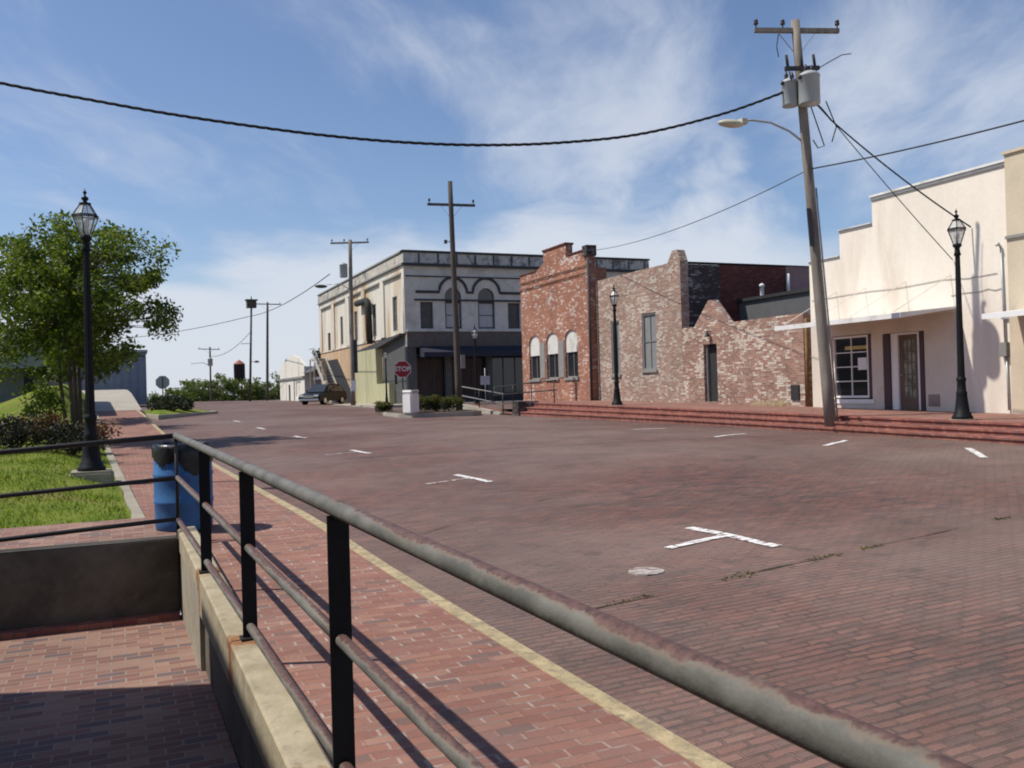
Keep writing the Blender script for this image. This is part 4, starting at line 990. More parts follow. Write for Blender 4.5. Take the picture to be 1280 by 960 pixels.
# ------------------------------------------------------------------ utility poles
def make_pole(label, base, top, r0, r1, arm0, arm1, mat, ins=(0, .33, 1), armh=.11, z_arm=None):
    t = thing('utility_pole', label, 'utility pole', base)
    b, tp = Vector(base), Vector(top)
    bm = B(); tube(bm, [b + (tp - b) * k / 8 for k in range(9)], [r0 + (r1 - r0) * k / 8 for k in range(9)], 14); obj('pole', bm, mat, t)
    a0, a1 = Vector(arm0), Vector(arm1)
    bm = B(); beam(bm, a0, a1, armh * .85, armh); ca = obj('crossarm', bm, mat, t, bevel=.008)
    for f in ins:
        p = a0 + (a1 - a0) * f * .96 + (a1 - a0) * .02
        bm = B(); lathe(bm, [(.015, 0), (.015, .07), (.05, .08), (.06, .12), (.035, .14), (.055, .16), (.04, .2), (0, .21)], 10, (p.x, p.y, p.z + armh / 2)); obj('insulator', bm, M['ceramic'], ca)
    m_ = (a0 + a1) / 2
    for f in (.28, .72):
        p = a0 + (a1 - a0) * f
        bm = B(); beam(bm, p - Vector((0, 0, armh / 2)), (m_.x, m_.y, m_.z - .62), .03, .012); obj('brace', bm, M['galv'], t)
    return t
def can(bm, c, r, h):
    lathe(bm, [(0, 0), (r * .95, 0), (r, .03), (r, h * .8), (r * 1.04, h * .81), (r * 1.04, h * .85), (r * .9, h * .9), (r * .5, h * .97), (0, h)], 20, c)

tp = make_pole('tall leaning utility pole with two grey transformers and a street light arm', (15.52, 16.72, -1.28), (15.0, 16.95, 8.62), .142, .098, (14.12, 17.36, 8.42), (15.92, 16.5, 8.32), M['wood_pole'])
pz = lambda z: Vector((15.52, 16.72, -1.28)).lerp(Vector((15.0, 16.95, 8.62)), (z + 1.28) / 9.9)
for (dx, dy, r, h, zb) in ((-.31, .08, .185, .68, 6.55), (-.07, -.31, .245, .80, 6.5)):
    p = pz(zb); bm = B(); can(bm, (p.x + dx, p.y + dy, zb), r, h); tr = obj('transformer', bm, M['transformer'], tp)
    bm = B(); box(bm, min(p.x, p.x + dx), max(p.x, p.x + dx), p.y + dy * .5 - .04, p.y + dy * .5 + .04, zb + h * .6, zb + h * .68); obj('mounting_bracket', bm, M['galv'], tr)
    for k in (-1, 1):
        bm = B(); lathe(bm, [(.035, 0), (.05, .03), (.035, .06), (.05, .09), (.03, .14), (.012, .2), (0, .2)], 10, (p.x + dx + .09 * k, p.y + dy, zb + h * .93)); obj('bushing', bm, M['ceramic'], tr)
    bm = B(); lathe(bm, [(.03, 0), (.045, .04), (.03, .09), (0, .1)], 8, (p.x + dx - r - .03, p.y + dy, zb + h * .72)); obj('bushing', bm, M['ceramic'], tr)
p = pz(7.5); bm = B(); beam(bm, (p.x - .42, p.y + .02, 7.42), (p.x + .34, p.y - .3, 7.42), .08, .09)
for k_ in (-.34, -.02, .26): tube(bm, [(p.x + k_, p.y - .14 - .4 * k_, 7.44), (p.x + k_ - .1, p.y - .2 - .4 * k_, 7.72)], .035, 7); tube(bm, [(p.x + k_ - .02, p.y - .2 - .4 * k_, 7.35), (p.x + k_, p.y - .24 - .4 * k_, 7.1)], .02, 6)
obj('fuse_cutouts', bm, M['dark_trim'], tp)
bm = B(); tube(bm, [(p.x + .3, p.y - .3, 7.4), (p.x + .55, p.y - .36, 7.55), (p.x + .85, p.y - .5, 7.72), (p.x + 1.05, p.y - .6, 7.74)], .012, 5); obj('loose_wire', bm, M['cable'], tp)
p = pz(5.65)
bm = B(); tube(bm, [p, (p.x - .35, p.y + .16, 5.98), (p.x - .75, p.y + .34, 6.2), (p.x - 1.15, p.y + .52, 6.27), (p.x - 1.35, p.y + .6, 6.26)], .028, 8); arm = obj('lamp_arm', bm, M['galv'], tp)
bm = B(); hd = Vector((p.x - 1.62, p.y + .72, 6.20))
for j in range(1): 
    bmesh.ops.create_uvsphere(bm, u_segments=16, v_segments=10, radius=1, matrix=Matrix.Translation(hd) @ Matrix.Rotation(rad(-24), 4, 'Z') @ Matrix.Rotation(rad(6), 4, 'Y') @ Matrix.Diagonal((.32, .14, .095, 1)))
for f in bm.faces: f.smooth = True
box(bm, hd.x + .18, hd.x + .34, hd.y - .2, hd.y - .02, hd.z - .03, hd.z + .1)
obj('lamp_head', bm, M['lamp_head'], arm)
bm = B(); a = pz(3.2); c_ = pz(4.1); beam(bm, (a.x - .15, a.y - .06, 3.2), (c_.x - .15, c_.y - .06, 4.1), .05, .09); obj('marker_strip', bm, M['dark_trim'], tp)
bm = B(); tube(bm, [(14.62, 17.1, 8.3), (14.57, 17.12, 8.0), (14.6, 17.1, 7.75)], .012, 5); tube(bm, [(15.2, 16.8, 6.7), (15.45, 16.72, 5.9), (15.55, 16.7, 5.6), (15.4, 16.75, 5.55), (15.3, 16.8, 5.75)], .014, 6); tube(bm, [(15.45, 16.5, 6.6), (15.7, 16.45, 6.0), (15.6, 16.5, 5.65)], .014, 6); obj('loose_wire', bm, M['cable'], tp)
bm = B(); a = pz(-.4); b_ = pz(2.4); q0, q1 = pz(-1.1), pz(4.6); tube(bm, [(q0.x + .15, q0.y - .09, -1.1), (q1.x + .12, q1.y - .08, 4.6)], .02, 6); obj('riser_conduit', bm, M['galv'], tp)

p2 = make_pole('dark utility pole with one crossarm standing in the hedge bed at the corner', (13.78, 37.6, -.9), (13.66, 37.68, 9.3), .15, .1, (12.72, 38.1, 8.32), (14.66, 37.26, 8.2), M['dark_pole'], (0.02, .5, .98))
bm = B(); box(bm, 13.84, 14.04, 37.4, 37.46, 1.0, 1.6); obj('pole_notice', bm, M['trim_grey'], p2)
bm = B(); lathe(bm, [(.05, 0), (.09, .03), (.05, .08), (.09, .13), (.05, .17), (0, .17)], 10, (13.42, 37.8, 6.55)); beam(bm, (13.42, 37.8, 6.63), (13.7, 37.66, 6.63), .03, .03); obj('spool_insulator', bm, M['ceramic'], p2)
p3 = make_pole('utility pole with crossarm, one transformer and street light in front of the cream side wall', (14.22, 59.2, -.75), (14.3, 59.2, 10.25), .16, .12, (13.1, 59.7, 10.05), (15.45, 58.7, 10.05), M['wood_pole'], (0.02, .35, .98))
bm = B(); can(bm, (13.85, 59.35, 7.75), .26, 1.0); obj('transformer', bm, M['transformer'], p3)
bm = B(); tube(bm, [(14.26, 59.2, 6.9), (13.6, 59.45, 7.35), (12.8, 59.8, 7.3)], .03, 6); arm = obj('lamp_arm', bm, M['galv'], p3)
bm = B(); bmesh.ops.create_uvsphere(bm, u_segments=12, v_segments=8, radius=1, matrix=Matrix.Translation((12.45, 59.95, 7.2)) @ Matrix.Diagonal((.42, .2, .12, 1))); obj('lamp_head', bm, M['dark_trim'], arm)
bm = B(); box(bm, 14.05, 14.39, 58.98, 59.03, .2, .9); obj('pole_notice', bm, M['sign_white'], p3)
bm = B(); box(bm, 14.38, 14.55, 59.0, 59.35, 1.4, 3.6); obj('riser_cover', bm, M['dark_trim'], p3)
make_pole('distant utility pole with crossarm beside the birdhouse pole', (15.75, 107.6, -.9), (16.06, 107.5, 10.95), .17, .12, (14.4, 108.2, 10.8), (17.5, 106.9, 10.65), M['dark_pole'], (.02, .98))
make_pole('far utility pole with one transformer beyond the crest, left of the dark tank', (12.1, 136.5, -2.5), (12.13, 136.48, 7.35), .15, .11, (10.6, 137.1, 7.1), (13.4, 135.9, 6.95), M['dark_pole'], (.02, .98))
bm = B(); can(bm, (12.1, 136.2, 4.6), .34, 1.2); tube(bm, [(12.1, 136.4, 4.6), (11.2, 136.5, 5.1), (9.5, 136.6, 5.0)], .05, 6)
fp = [o for o in bpy.data.objects if o.name.startswith('utility_pole') and 'far utility' in o.get('label', '')][0]
obj('transformer', bm, M['transformer'], fp)
t = thing('birdhouse_pole', 'tall pole topped by a square dark birdhouse box, far up the street', 'pole', (13.25, 103.3, -.8))
bm = B(); tube(bm, [(13.25, 103.3, -.9), (13.65, 103.1, 10.2)], [.14, .1], 10); obj('pole', bm, M['dark_pole'], t)
bm = B(); box(bm, 13.15, 14.15, 102.6, 103.6, 9.85, 10.65); box(bm, 13.0, 14.3, 102.5, 103.7, 10.653, 10.75); box(bm, 13.6, 13.7, 103, 103.1, 10.75, 11.1); obj('box', bm, M['dark_pole'], t)
bm = B(); beam(bm, (12.5, 103.4, 5.9), (13.5, 103.2, 5.9), .06, .06); lathe(bm, [(0, 0), (.28, .04), (.3, .12), (.1, .26), (0, .26)], 10, (14.05, 103.0, 3.75)); beam(bm, (13.4, 103.2, 3.9), (14.0, 103, 3.9), .05, .05); obj('bracket', bm, M['dark_pole'], t)

# ------------------------------------------------------------------ cables
def cable(pts, r, label, twist=False, sub=8):
    P = [Vector(p) for p in pts]; out = []
    for i in range(len(P) - 1):
        p0, p1, p2, p3 = P[max(i - 1, 0)], P[i], P[i + 1], P[min(i + 2, len(P) - 1)]
        for k in range(sub):
            u = k / sub
            out.append(.5 * ((2 * p1) + (p2 - p0) * u + (2 * p0 - 5 * p1 + 4 * p2 - p3) * u * u + (3 * p1 - p0 - 3 * p2 + p3) * u ** 3))
    out.append(P[-1])
    bm = B()
    if twist:
        for ph in (0, 2 * PI / 3, 4 * PI / 3):
            q = []; s = 0
            for i, p in enumerate(out):
                if i: s += (out[i] - out[i - 1]).length
                a = s * 9 + ph; q.append(p + Vector((0, math.sin(a), math.cos(a))) * r * .75)
            tube(bm, q, r * .62, 5)
    else: tube(bm, out, r, 6)
    o = obj('overhead_cable', bm, M['cable'], uv=False); setprops(o, label, 'cable')
def sag(a, b, s, n=8):
    a, b = Vector(a), Vector(b); return [a.lerp(b, k / n) - Vector((0, 0, s * 4 * (k / n) * (1 - k / n))) for k in range(n + 1)]
cable([(15.0, 16.9, 7.05), (14.43, 17.05, 6.8), (13.03, 17.35, 6.29), (11.1, 17.76, 5.78), (9.24, 18.16, 5.53), (7.46, 18.54, 5.43), (5.74, 18.91, 5.45), (4.08, 19.27, 5.56), (2.47, 19.61, 5.73), (.93, 19.94, 5.93), (-.57, 20.26, 6.17), (-2.02, 20.58, 6.42), (-5, 21.2, 7.0), (-9, 22, 7.9)], .026, 'thick twisted black cable sagging across the street to the transformer pole', True, 40)
cable(sag((15.2, 16.84, 5.05), (18.72, 34.5, 5.9), .35), .011, 'thin black cable running from the leaning pole to the red brick parapet')
cable(sag((15.2, 16.84, 5.05), (15.4, 4, 4.7), .25), .017, 'thin black cable leaving the leaning pole towards the right edge')
cable([(15.06, 16.55, 6.55), (15.3, 16.6, 6.5), (15.62, 16.62, 6.28)] + sag((15.72, 16.62, 6.2), (18.97, 15.56, 3.62), .1), .019, 'black service cable dropping from the transformers to the white stucco wall')
cable([(15.1, 16.6, 6.6), (15.3, 16.68, 6.58)] + sag((15.5, 16.7, 6.5), (18.97, 16.1, 2.9), .05), .011, 'thin second service wire reaching the white stucco wall above its awning')
cable(sag((13.0, 59.7, 8.0), (13.9, 106.3, 9.2), .5), .03, 'distant wire from the cream side wall pole to the birdhouse pole')
cable(sag((13.9, 106.3, 9.2), (-12, 140, 8.8), 1.2), .035, 'distant wire crossing left from the birdhouse pole behind the tree')
cable(sag((12.1, 136.4, 6.0), (13.5, 103.2, 7.2), .8), .03, 'faint distant wire between the far transformer pole and the birdhouse pole')

# ------------------------------------------------------------------ small street things
def octagon(r): return [(r * math.cos(PI / 8 + k * PI / 4), r * math.sin(PI / 8 + k * PI / 4)) for k in range(8)]
def text_mesh(body, size, name):
    cu = bpy.data.curves.new(name, 'FONT'); cu.body = body; cu.size = size; cu.align_x = 'CENTER'; cu.align_y = 'CENTER'; cu.extrude = .001; cu.offset = .008
    tmp = bpy.data.objects.new(name, cu); COL.objects.link(tmp)
    me = bpy.data.meshes.new_from_object(tmp.evaluated_get(bpy.context.evaluated_depsgraph_get()))
    bpy.data.objects.remove(tmp); return me
def stop_sign(label, loc, rot, h, leantop=0):
    t = thing('stop_sign', label, 'road sign', loc, rot)
    bm = B(); box(bm, -.03, .03, .0, .04, 0, h + .3); obj('post', bm, surf('green_post_paint', (.05, .09, .075), .6), t, world=False)
    bm = B(); prism(bm, [(a, b + h) for a, b in octagon(.40)], 'y', -.012, -.006); s = obj('sign_border', bm, M['sign_white'], t, world=False)
    bm = B(); prism(bm, [(a, b + h) for a, b in octagon(.375)], 'y', -.016, -.0125); obj('sign_face', bm, M['sign_red'], s, world=False)
    bm = B(); prism(bm, [(a, b + h) for a, b in octagon(.40)], 'y', -.0055, -.001); obj('sign_back', bm, M['sign_back'], s, world=False)
    me = text_mesh('STOP', .29, 'sign_lettering'); me.transform(Matrix.Translation((0, -.018, h)) @ Matrix.Rotation(PI / 2, 4, 'X')); me.materials.append(M['panel_white'])
    o = bpy.data.objects.new('sign_lettering', me); COL.objects.link(o); o.parent = s
    return t
stop_sign('red octagonal stop sign facing the street, beside the white bin', (11.52, 38.6, -.86), -.25, 1.9)
stop_sign('round looking grey back of a stop sign beyond the grass island', (2.31, 55.7, -.6), PI - .1, 1.58)

t = thing('litter_bin', 'white litter bin at the street corner below the stop sign', 'bin', (10.95, 35.62, -.86), .55)
bm = B(); box(bm, -.27, .27, -.25, .25, .0, .84); obj('bin_body', bm, M['white_paint'], t, world=False, bevel=.05)
bm = B(); prism(bm, [(-.265, .843), (.265, .843), (.265, .93), (.22, .96), (-.22, .96), (-.265, .93)], 'y', -.245, .245); lid = obj('bin_lid', bm, M['white_paint'], t, world=False, bevel=.03)
bm = B(); box(bm, -.14, .14, -.262, -.247, .86, .91); obj('bin_flap', bm, M['trim_grey'], lid, world=False)

t = thing('standpipe', 'small white capped standpipe on the terrace behind the leaning pole', 'hydrant', (17.5, 18.72, terr_z(18.7)))
bm = B(); lathe(bm, [(0, 0), (.10, 0), (.10, .04), (.07, .06), (.07, .16), (.095, .17), (.095, .2), (.06, .22), (.08, .28), (.07, .35), (0, .38)], 14); tube(bm, [(0, 0, .13), (-.13, 0, .13)], .035, 8); obj('standpipe_body', bm, M['white_paint'], t, world=False)

t = thing('ramp_railing', 'grey two bar handrail sloping down the ramp at the corner', 'railing', (15.2, 39, -.9))
a, b_ = (15.2, 41.6, .25), (15.2, 35.9, -.18)
for dz in (0, -.44):
    bm = B(); tube(bm, [(15.2, 41.9, .25 + dz), a[:2] + (a[2] + dz,), b_[:2] + (b_[2] + dz,)], .026, 8); obj('rail', bm, M['trim_grey'], t)
for y in (41.6, 38.8, 36.0):
    z = -.18 + (.43) * (y - 35.9) / 5.7; bm = B(); tube(bm, [(15.2, y, z), (15.2, y, z - .85)], .026, 8); obj('post', bm, M['pipe_dark'], t)
t = thing('ramp_railing', 'dark two bar handrail before the red brick shop', 'railing', (16.3, 36, -.7))
for z0, z1 in ((.14, .33), (-.24, -.06)):
    bm = B(); tube(bm, [(16.3, 39.7, z0), (16.3, 33.0, z1)], .026, 8); obj('rail', bm, M['pipe_dark'], t)
for y in (39.6, 37.4, 35.4, 33.2):
    bm = B(); tube(bm, [(16.3, y, .33 - .19 * (y - 33) / 6.7), (16.3, y, terr_z(y) - .05)], .024, 8); obj('post', bm, M['pipe_dark'], t)
t = thing('planter_box', 'dark low block planter at the far end of the brick steps', 'planter', (15.9, 34.5, -1.1))
bm = B(); box(bm, 15.15, 16.1, 34.26, 34.9, -1.12, -.5); obj('box', bm, M['darkbrick'], t, bevel=.02)
t = thing('parking_sign', 'small white and blue notice on a thin post near the grey shopfront', 'sign', (19.2, 48, -1.03))
bm = B(); tube(bm, [(0, 0, 0), (0, 0, 2.3)], .02, 6); obj('post', bm, M['galv'], t, world=False)
bm = B(); box(bm, -.28, .28, -.03, -.022, 1.35, 1.85); obj('sign_face', bm, surf('pale_blue_white_sign', (.5, .52, .6), .6, var=.2, scale=8), t, world=False)

# ------------------------------------------------------------------ parked cars
def car(label, loc, rot, paint):
    t = thing('parked_car', label, 'car', loc, rot)
    W = .92
    # side profile: front at -x
    low = [(-2.25, .35), (-2.3, .55), (-2.25, .78), (-1.2, .95), (2.1, 1.0), (2.28, .9), (2.3, .4), (2.2, .3), (-2.15, .28)]
    bm = B(); prism(bm, low, 'y', -W, W); obj('body', bm, paint, t, world=False, bevel=.09)
    cab = [(-1.25, .94), (-.45, 1.52), (-.1, 1.6), (1.5, 1.6), (1.95, 1.42), (2.18, .97)]
    bm = B(); prism(bm, cab, 'y', -W * .9, W * .9)
    for v in bm.verts:
        if v.co.z > 1.1: v.co.y *= .84
    c = obj('cabin', bm, paint, t, world=False, bevel=.05)
    bm = B()
    v = [bm.verts.new(p) for p in ((-1.2, -.74, .99), (-1.2, .74, .99), (-.52, .64, 1.5), (-.52, -.64, 1.5))]
    for q in v: q.co.x -= .03; q.co.z += .02
    bm.faces.new(v); obj('windscreen', bm, M['carglass'], c, world=False)
    for s in (-1, 1):
        bm = B()
        for a0, a1 in ((-.85, .2), (.28, 1.05), (1.12, 1.8)):
            z0, z1 = 1.02, 1.5
            tl = max(a0, -.38)
            q = [bm.verts.new(p) for p in ((a0, s * .835, z0), (a1, s * .835, z0), (a1 - (.12 if a1 > 1.5 else 0), s * .715, z1), (tl, s * .715, z1))]
            bm.faces.new(q)
        obj('side_window', bm, M['carglass'], c, world=False)
        bm = B(); box(bm, -2.32, -2.2, s * .62 - .2, s * .62 + .2, .62, .78); obj('headlight', bm, M['headlight'], t, world=False, bevel=.03)
        bm = B(); box(bm, -.75, -.6, s * 1.0 - .1, s * 1.0 + .1, 1.0, 1.15); obj('mirror', bm, paint, t, world=False, bevel=.03)
        for x in (-1.42, 1.4):
            bm = B(); tube(bm, [(x, s * .70, .33), (x, s * .93, .33)], .33, 20); wh = obj('wheel', bm, M['rubber'], t, world=False)
            bm = B(); tube(bm, [(x, s * .90, .33), (x, s * .945, .33)], .2, 14); obj('rim', bm, M['chrome'], wh, world=False)
    bm = B(); box(bm, -2.34, -2.25, -.45, .45, .55, .75)
    for k in range(4): box(bm, -2.36, -2.341, -.44, .44, .56 + .05 * k, .585 + .05 * k)
    obj('grille', bm, M['chrome'], t, world=False)
    bm = B(); box(bm, -2.36, -2.2, -.85, .85, .33, .48); obj('bumper', bm, M['galv'], t, world=False, bevel=.03)
    return t
car('dark blue car with glinting windscreen parked nose out before the exterior stair', (14.75, 71.3, road_z(14.6, 71)), rad(50), M['carblue'])

# ------------------------------------------------------------------ water tank
t = thing('water_tank', 'dark water tank with a red conical top above the distant trees', 'water tank', (23.3, 197, -3))
bm = B(); lathe(bm, [(0, 3.0), (1.15, 3.0), (1.15, 6.9), (1.2, 6.95)], 18, (0, 0, 3)); obj('tank', bm, M['tankmetal'], t, world=False)
bm = B(); lathe(bm, [(1.22, 9.95), (.55, 10.5), (0, 10.9)], 18); obj('tank_roof', bm, M['tankred'], t, world=False)
for k in range(4):
    a = k * PI / 2 + .4; bm = B(); tube(bm, [(1.3 * math.cos(a), 1.3 * math.sin(a), 0), (1.0 * math.cos(a), 1.0 * math.sin(a), 6.0)], .1, 6); obj('leg', bm, M['tankmetal'], t, world=False)

# ------------------------------------------------------------------ plants
def leaves(bm, c, rx, ry, rz, n, size, shell=.5, flat=0.0):
    c = Vector(c)
    for i in range(n):
        u, v_ = R.random() * 2 * PI, R.uniform(-1, 1); s = math.sqrt(1 - v_ * v_); r = (shell + (1 - shell) * R.random() ** .6)
        p = c + Vector((rx * s * math.cos(u) * r, ry * s * math.sin(u) * r, rz * v_ * r))
        a = Vector((R.gauss(0, 1), R.gauss(0, 1), R.gauss(0, 1) * (1 - flat))).normalized(); b = a.cross(Vector((R.gauss(0, 1), R.gauss(0, 1), R.gauss(0, 1)))).normalized()
        L = size * R.uniform(.6, 1.3); w = L * R.uniform(.4, .65)
        bm.faces.new([bm.verts.new(q) for q in (p, p + a * L * .5 + b * w * .5, p + a * L, p + a * L * .5 - b * w * .5)])

def tree(label, base, cr, R3, clumps, nleaf, size, mat, stems, group=None, name='tree', csize=.5, bias=None, cat='tree'):
    """stems: list of (x, y) leans; crown ellipsoid centred cr (relative to base) with radii R3"""
    t = thing(name, label, cat, base, 0, group)
    cr = Vector(cr); bm = B(); ends = []
    for sx, sy in stems:
        p0 = Vector((sx * .7, sy * .7, -.1)); p3 = cr + Vector((sx * 1.2, sy * 1.2, R3[2] * .25))
        pts = [p0, p0.lerp(p3, .35) + Vector((sx * .15, sy * .15, 0)), p0.lerp(p3, .7), p3]
        r = R3[0] * .019 + .01
        tube(bm, pts, [r, r * .8, r * .55, r * .25], 8)
        ends += pts[1:]
    tr_b = bm; cl = []
    lb = B(); g = 0
    while len(cl) < clumps and g < 20000:
        g += 1
        d = Vector((R.gauss(0, 1), R.gauss(0, 1), R.gauss(0, 1))).normalized(); rr = R.random() ** .42
        lump = 1 + .22 * mnoise.noise(d * 1.7 + Vector(base)) + .12 * mnoise.noise(d * 4)
        p = cr + Vector((d.x * R3[0], d.y * R3[1], d.z * R3[2])) * rr * lump
        if d.z < -.3 and rr > .8: p.z += R3[2] * .12
        cl.append((p, rr))
    for p, rr in cl:
        s = csize * R.uniform(.6, 1.25)
        leaves(lb, p, s, s, s * .75, int(nleaf * R.uniform(.6, 1.3)), size, .15)
        if rr > .45:
            e = min(ends, key=lambda q: (q - p).length); mid = e.lerp(p, .5) + Vector((0, 0, .05))
            tube(tr_b, [e, mid, p], [.014 * R3[0] * .6, .009 * R3[0] * .6, .004], 4, False)
    obj('trunk', tr_b, M['bark'], t, world=False, uv=False)
    obj('crown', lb, mat, t, world=False, fixn=False, uv=False)
    return t
tree('bushy green tree with several thin stems behind the lawn lamp post', (-1.05, 27.1, -.85), (-.1, 0, 3.55), (2.65, 2.4, 2.45), 225, 150, .125, M['leafA'], [(-.35, .1), (.1, .3), (.3, -.15), (-.1, -.3), (.0, .0)], csize=.42)
tree('darker tree further up the path, hidden behind the first tree', (-1.3, 36.5, -.5), (0, 0, 2.7), (1.9, 1.9, 1.9), 60, 70, .2, M['leafA'], [(-.2, .1), (.2, .1), (0, -.2)], csize=.5)
tree('small light green sapling left of the tree stems', (-1.75, 25.8, -.8), (0, 0, .85), (.5, .5, .6), 20, 50, .12, M['leafA'], [(.05, 0), (-.1, .05)], csize=.28)
# hedge row beneath the tree
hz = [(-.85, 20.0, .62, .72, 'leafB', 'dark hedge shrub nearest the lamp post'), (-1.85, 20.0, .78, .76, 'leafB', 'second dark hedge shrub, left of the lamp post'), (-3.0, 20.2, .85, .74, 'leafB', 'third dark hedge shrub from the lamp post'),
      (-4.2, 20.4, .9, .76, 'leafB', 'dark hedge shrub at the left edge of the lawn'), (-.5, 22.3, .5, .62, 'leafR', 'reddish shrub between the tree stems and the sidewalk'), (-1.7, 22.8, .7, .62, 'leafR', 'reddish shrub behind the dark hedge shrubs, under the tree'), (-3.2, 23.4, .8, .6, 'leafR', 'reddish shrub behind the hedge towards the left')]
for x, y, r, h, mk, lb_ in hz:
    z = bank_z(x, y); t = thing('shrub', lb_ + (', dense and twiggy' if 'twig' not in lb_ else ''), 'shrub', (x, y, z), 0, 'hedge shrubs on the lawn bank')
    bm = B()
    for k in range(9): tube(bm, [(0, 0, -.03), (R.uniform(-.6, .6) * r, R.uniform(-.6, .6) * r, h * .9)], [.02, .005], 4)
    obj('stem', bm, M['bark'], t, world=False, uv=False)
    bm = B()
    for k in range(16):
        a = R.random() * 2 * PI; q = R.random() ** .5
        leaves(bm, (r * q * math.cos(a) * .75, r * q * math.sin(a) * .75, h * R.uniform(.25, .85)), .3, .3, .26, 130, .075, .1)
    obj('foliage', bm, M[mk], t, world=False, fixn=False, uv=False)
# shrubs on the grass island
for x, y, r, lb_ in ((1.75, 48.6, .5, 'round dark shrub on the grass island nearest the path'), (2.3, 47.2, .52, 'round dark shrub at the front of the grass island'), (3.05, 48.4, .42, 'round dark shrub at the right of the grass island'), (2.2, 50.5, .5, 'round dark shrub at the back of the grass island')):
    t = thing('shrub', lb_, 'shrub', (x, y, -.62), 0, 'round shrubs on the grass island')
    bm = B(); tube(bm, [(0, 0, 0), (0, 0, r)], .03, 5); obj('stem', bm, M['bark'], t, world=False, uv=False)
    bm = B(); leaves(bm, (0, 0, r * .8), r, r, r * .8, 900, .11, .55); obj('foliage', bm, M['leafD'], t, world=False, fixn=False, uv=False)
# clipped hedge in the corner bed and small ones behind
for (cx_, cy_, sx, sy, h, lb_) in ((12.3, 36.7, 1.25, .55, .62, 'long clipped hedge with yellow green tips in the corner bed'), (13.9, 39.8, .5, .8, .5, 'small clipped hedge in the corner bed behind the dark pole'), (11.2, 40.6, .5, .6, .4, 'low clipped hedge in the corner bed behind the stop sign')):
    t = thing('clipped_hedge', lb_, 'hedge', (cx_, cy_, -.85))
    bm = B()
    for k in range(8): x = sx * (-.8 + 1.6 * k / 7); tube(bm, [(x, 0, -.02), (x + R.gauss(0, .05), R.gauss(0, .1), h * .8)], .015, 4)
    obj('stem', bm, M['bark'], t, world=False, uv=False)
    bm = B(); bm2 = B()
    for k in range(int(26 * sx)):
        x, y = R.uniform(-1, 1) * sx, R.uniform(-1, 1) * sy
        leaves(bm, (x, y, h * R.uniform(.25, .62)), .2, .2, .2, 90, .08, .1)
        leaves(bm2, (x, y, h * R.uniform(.62, 1.0)), .22, .22, .13, 110, .08, .1)
    obj('foliage', bm, M['leafD'], t, world=False, fixn=False, uv=False); obj('foliage_top', bm2, M['leafY'], t, world=False, fixn=False, uv=False)
# planting along the low brick wall's foot
t = thing('dry_plant', 'straw coloured dry plant at the foot of the low brick wall', 'plant', (18.75, 22.9, terr_z(22.9)))
bm = B()
for k in range(260): 
    x, y = R.gauss(0, .06), R.uniform(-.8, .8); h = R.uniform(.08, .26); dx = R.gauss(0, .05); dy = R.gauss(0, .08)
    bm.faces.new([bm.verts.new(p) for p in ((x, y - .008, 0), (x, y + .008, 0), (x + dx, y + dy, h))])
obj('foliage', bm, surf('dry_straw', (.4, .32, .18), .9), t, world=False, fixn=False, uv=False)
# distant trees
far = [(5.2, 150, 3.4, 2.4), (8.4, 158, 4.4, 3.0), (11.2, 160, 6.2, 3.3), (13.9, 157, 7.2, 3.6), (17.0, 163, 5.6, 3.0), (19.4, 158, 7.0, 3.2), (22.0, 165, 5.4, 3.4), (25.0, 160, 6.2, 3.4), (28.0, 158, 7.2, 3.8), (2.0, 165, 3.8, 3.0), (31, 172, 7.5, 4)]
for i, (x, y, h, r) in enumerate(far):
    wh = ['at the left end of the row', 'second from the left', 'left of the far transformer pole', 'behind the far transformer pole', 'between the far pole and the tank', 'just below the dark tank', 'right of the dark tank', 'behind the birdhouse pole', 'beside the gabled building', 'behind the back of the grey sign', 'hidden behind the gabled building'][i]
    tree('pale green distant tree %s' % wh, (x, y, -3.0), (0, 0, h * .52), (r * 1.05, r, h * .5), 44, 80, .42, M['leafF'], [(.1, .1), (-.2, 0)], 'distant trees beyond the crest', csize=.9)

tree('dark tree rising behind the timber shed and the gabled building', (21.8, 101, -.8), (0, 0, 4.6), (2.2, 2.2, 1.9), 40, 60, .35, M['leafD'], [(.1, .1), (-.2, 0)], csize=.8)

# ------------------------------------------------------------------ world, sun, camera
SUN_EL = 56.0; saz = Vector((-.94, .34)).normalized()
w = bpy.data.worlds.new('World'); scene.world = w; w.use_nodes = True; nt = w.node_tree
for n in list(nt.nodes): nt.nodes.remove(n)
out = nt.nodes.new('ShaderNodeOutputWorld'); bg = nt.nodes.new('ShaderNodeBackground')
sky = nt.nodes.new('ShaderNodeTexSky'); sky.sky_type = 'NISHITA'; sky.sun_disc = False
sky.sun_elevation = rad(SUN_EL); sky.sun_rotation = math.atan2(saz.x, saz.y) % (2 * PI); sky.air_density = 1.0; sky.dust_density = .6; sky.ozone_density = 1.6; sky.altitude = 50
STR = .10
tc = nt.nodes.new('ShaderNodeTexCoord'); d = tc.outputs['Generated']
sp = nd(nt, 'ShaderNodeSeparateXYZ', {0: d}); z = sp.outputs[2]
zz = math_(nt, 'ADD', math_(nt, 'MAXIMUM', z, 0.0), .10)
pl = nd(nt, 'ShaderNodeCombineXYZ', {0: math_(nt, 'DIVIDE', sp.outputs[0], zz), 1: math_(nt, 'DIVIDE', sp.outputs[1], zz), 2: 0.0}).outputs[0]
def ndir(az, el):     # azimuth clockwise from +Y
    return (math.sin(rad(az)) * math.cos(rad(el)), math.cos(rad(az)) * math.cos(rad(el)), math.sin(rad(el)))
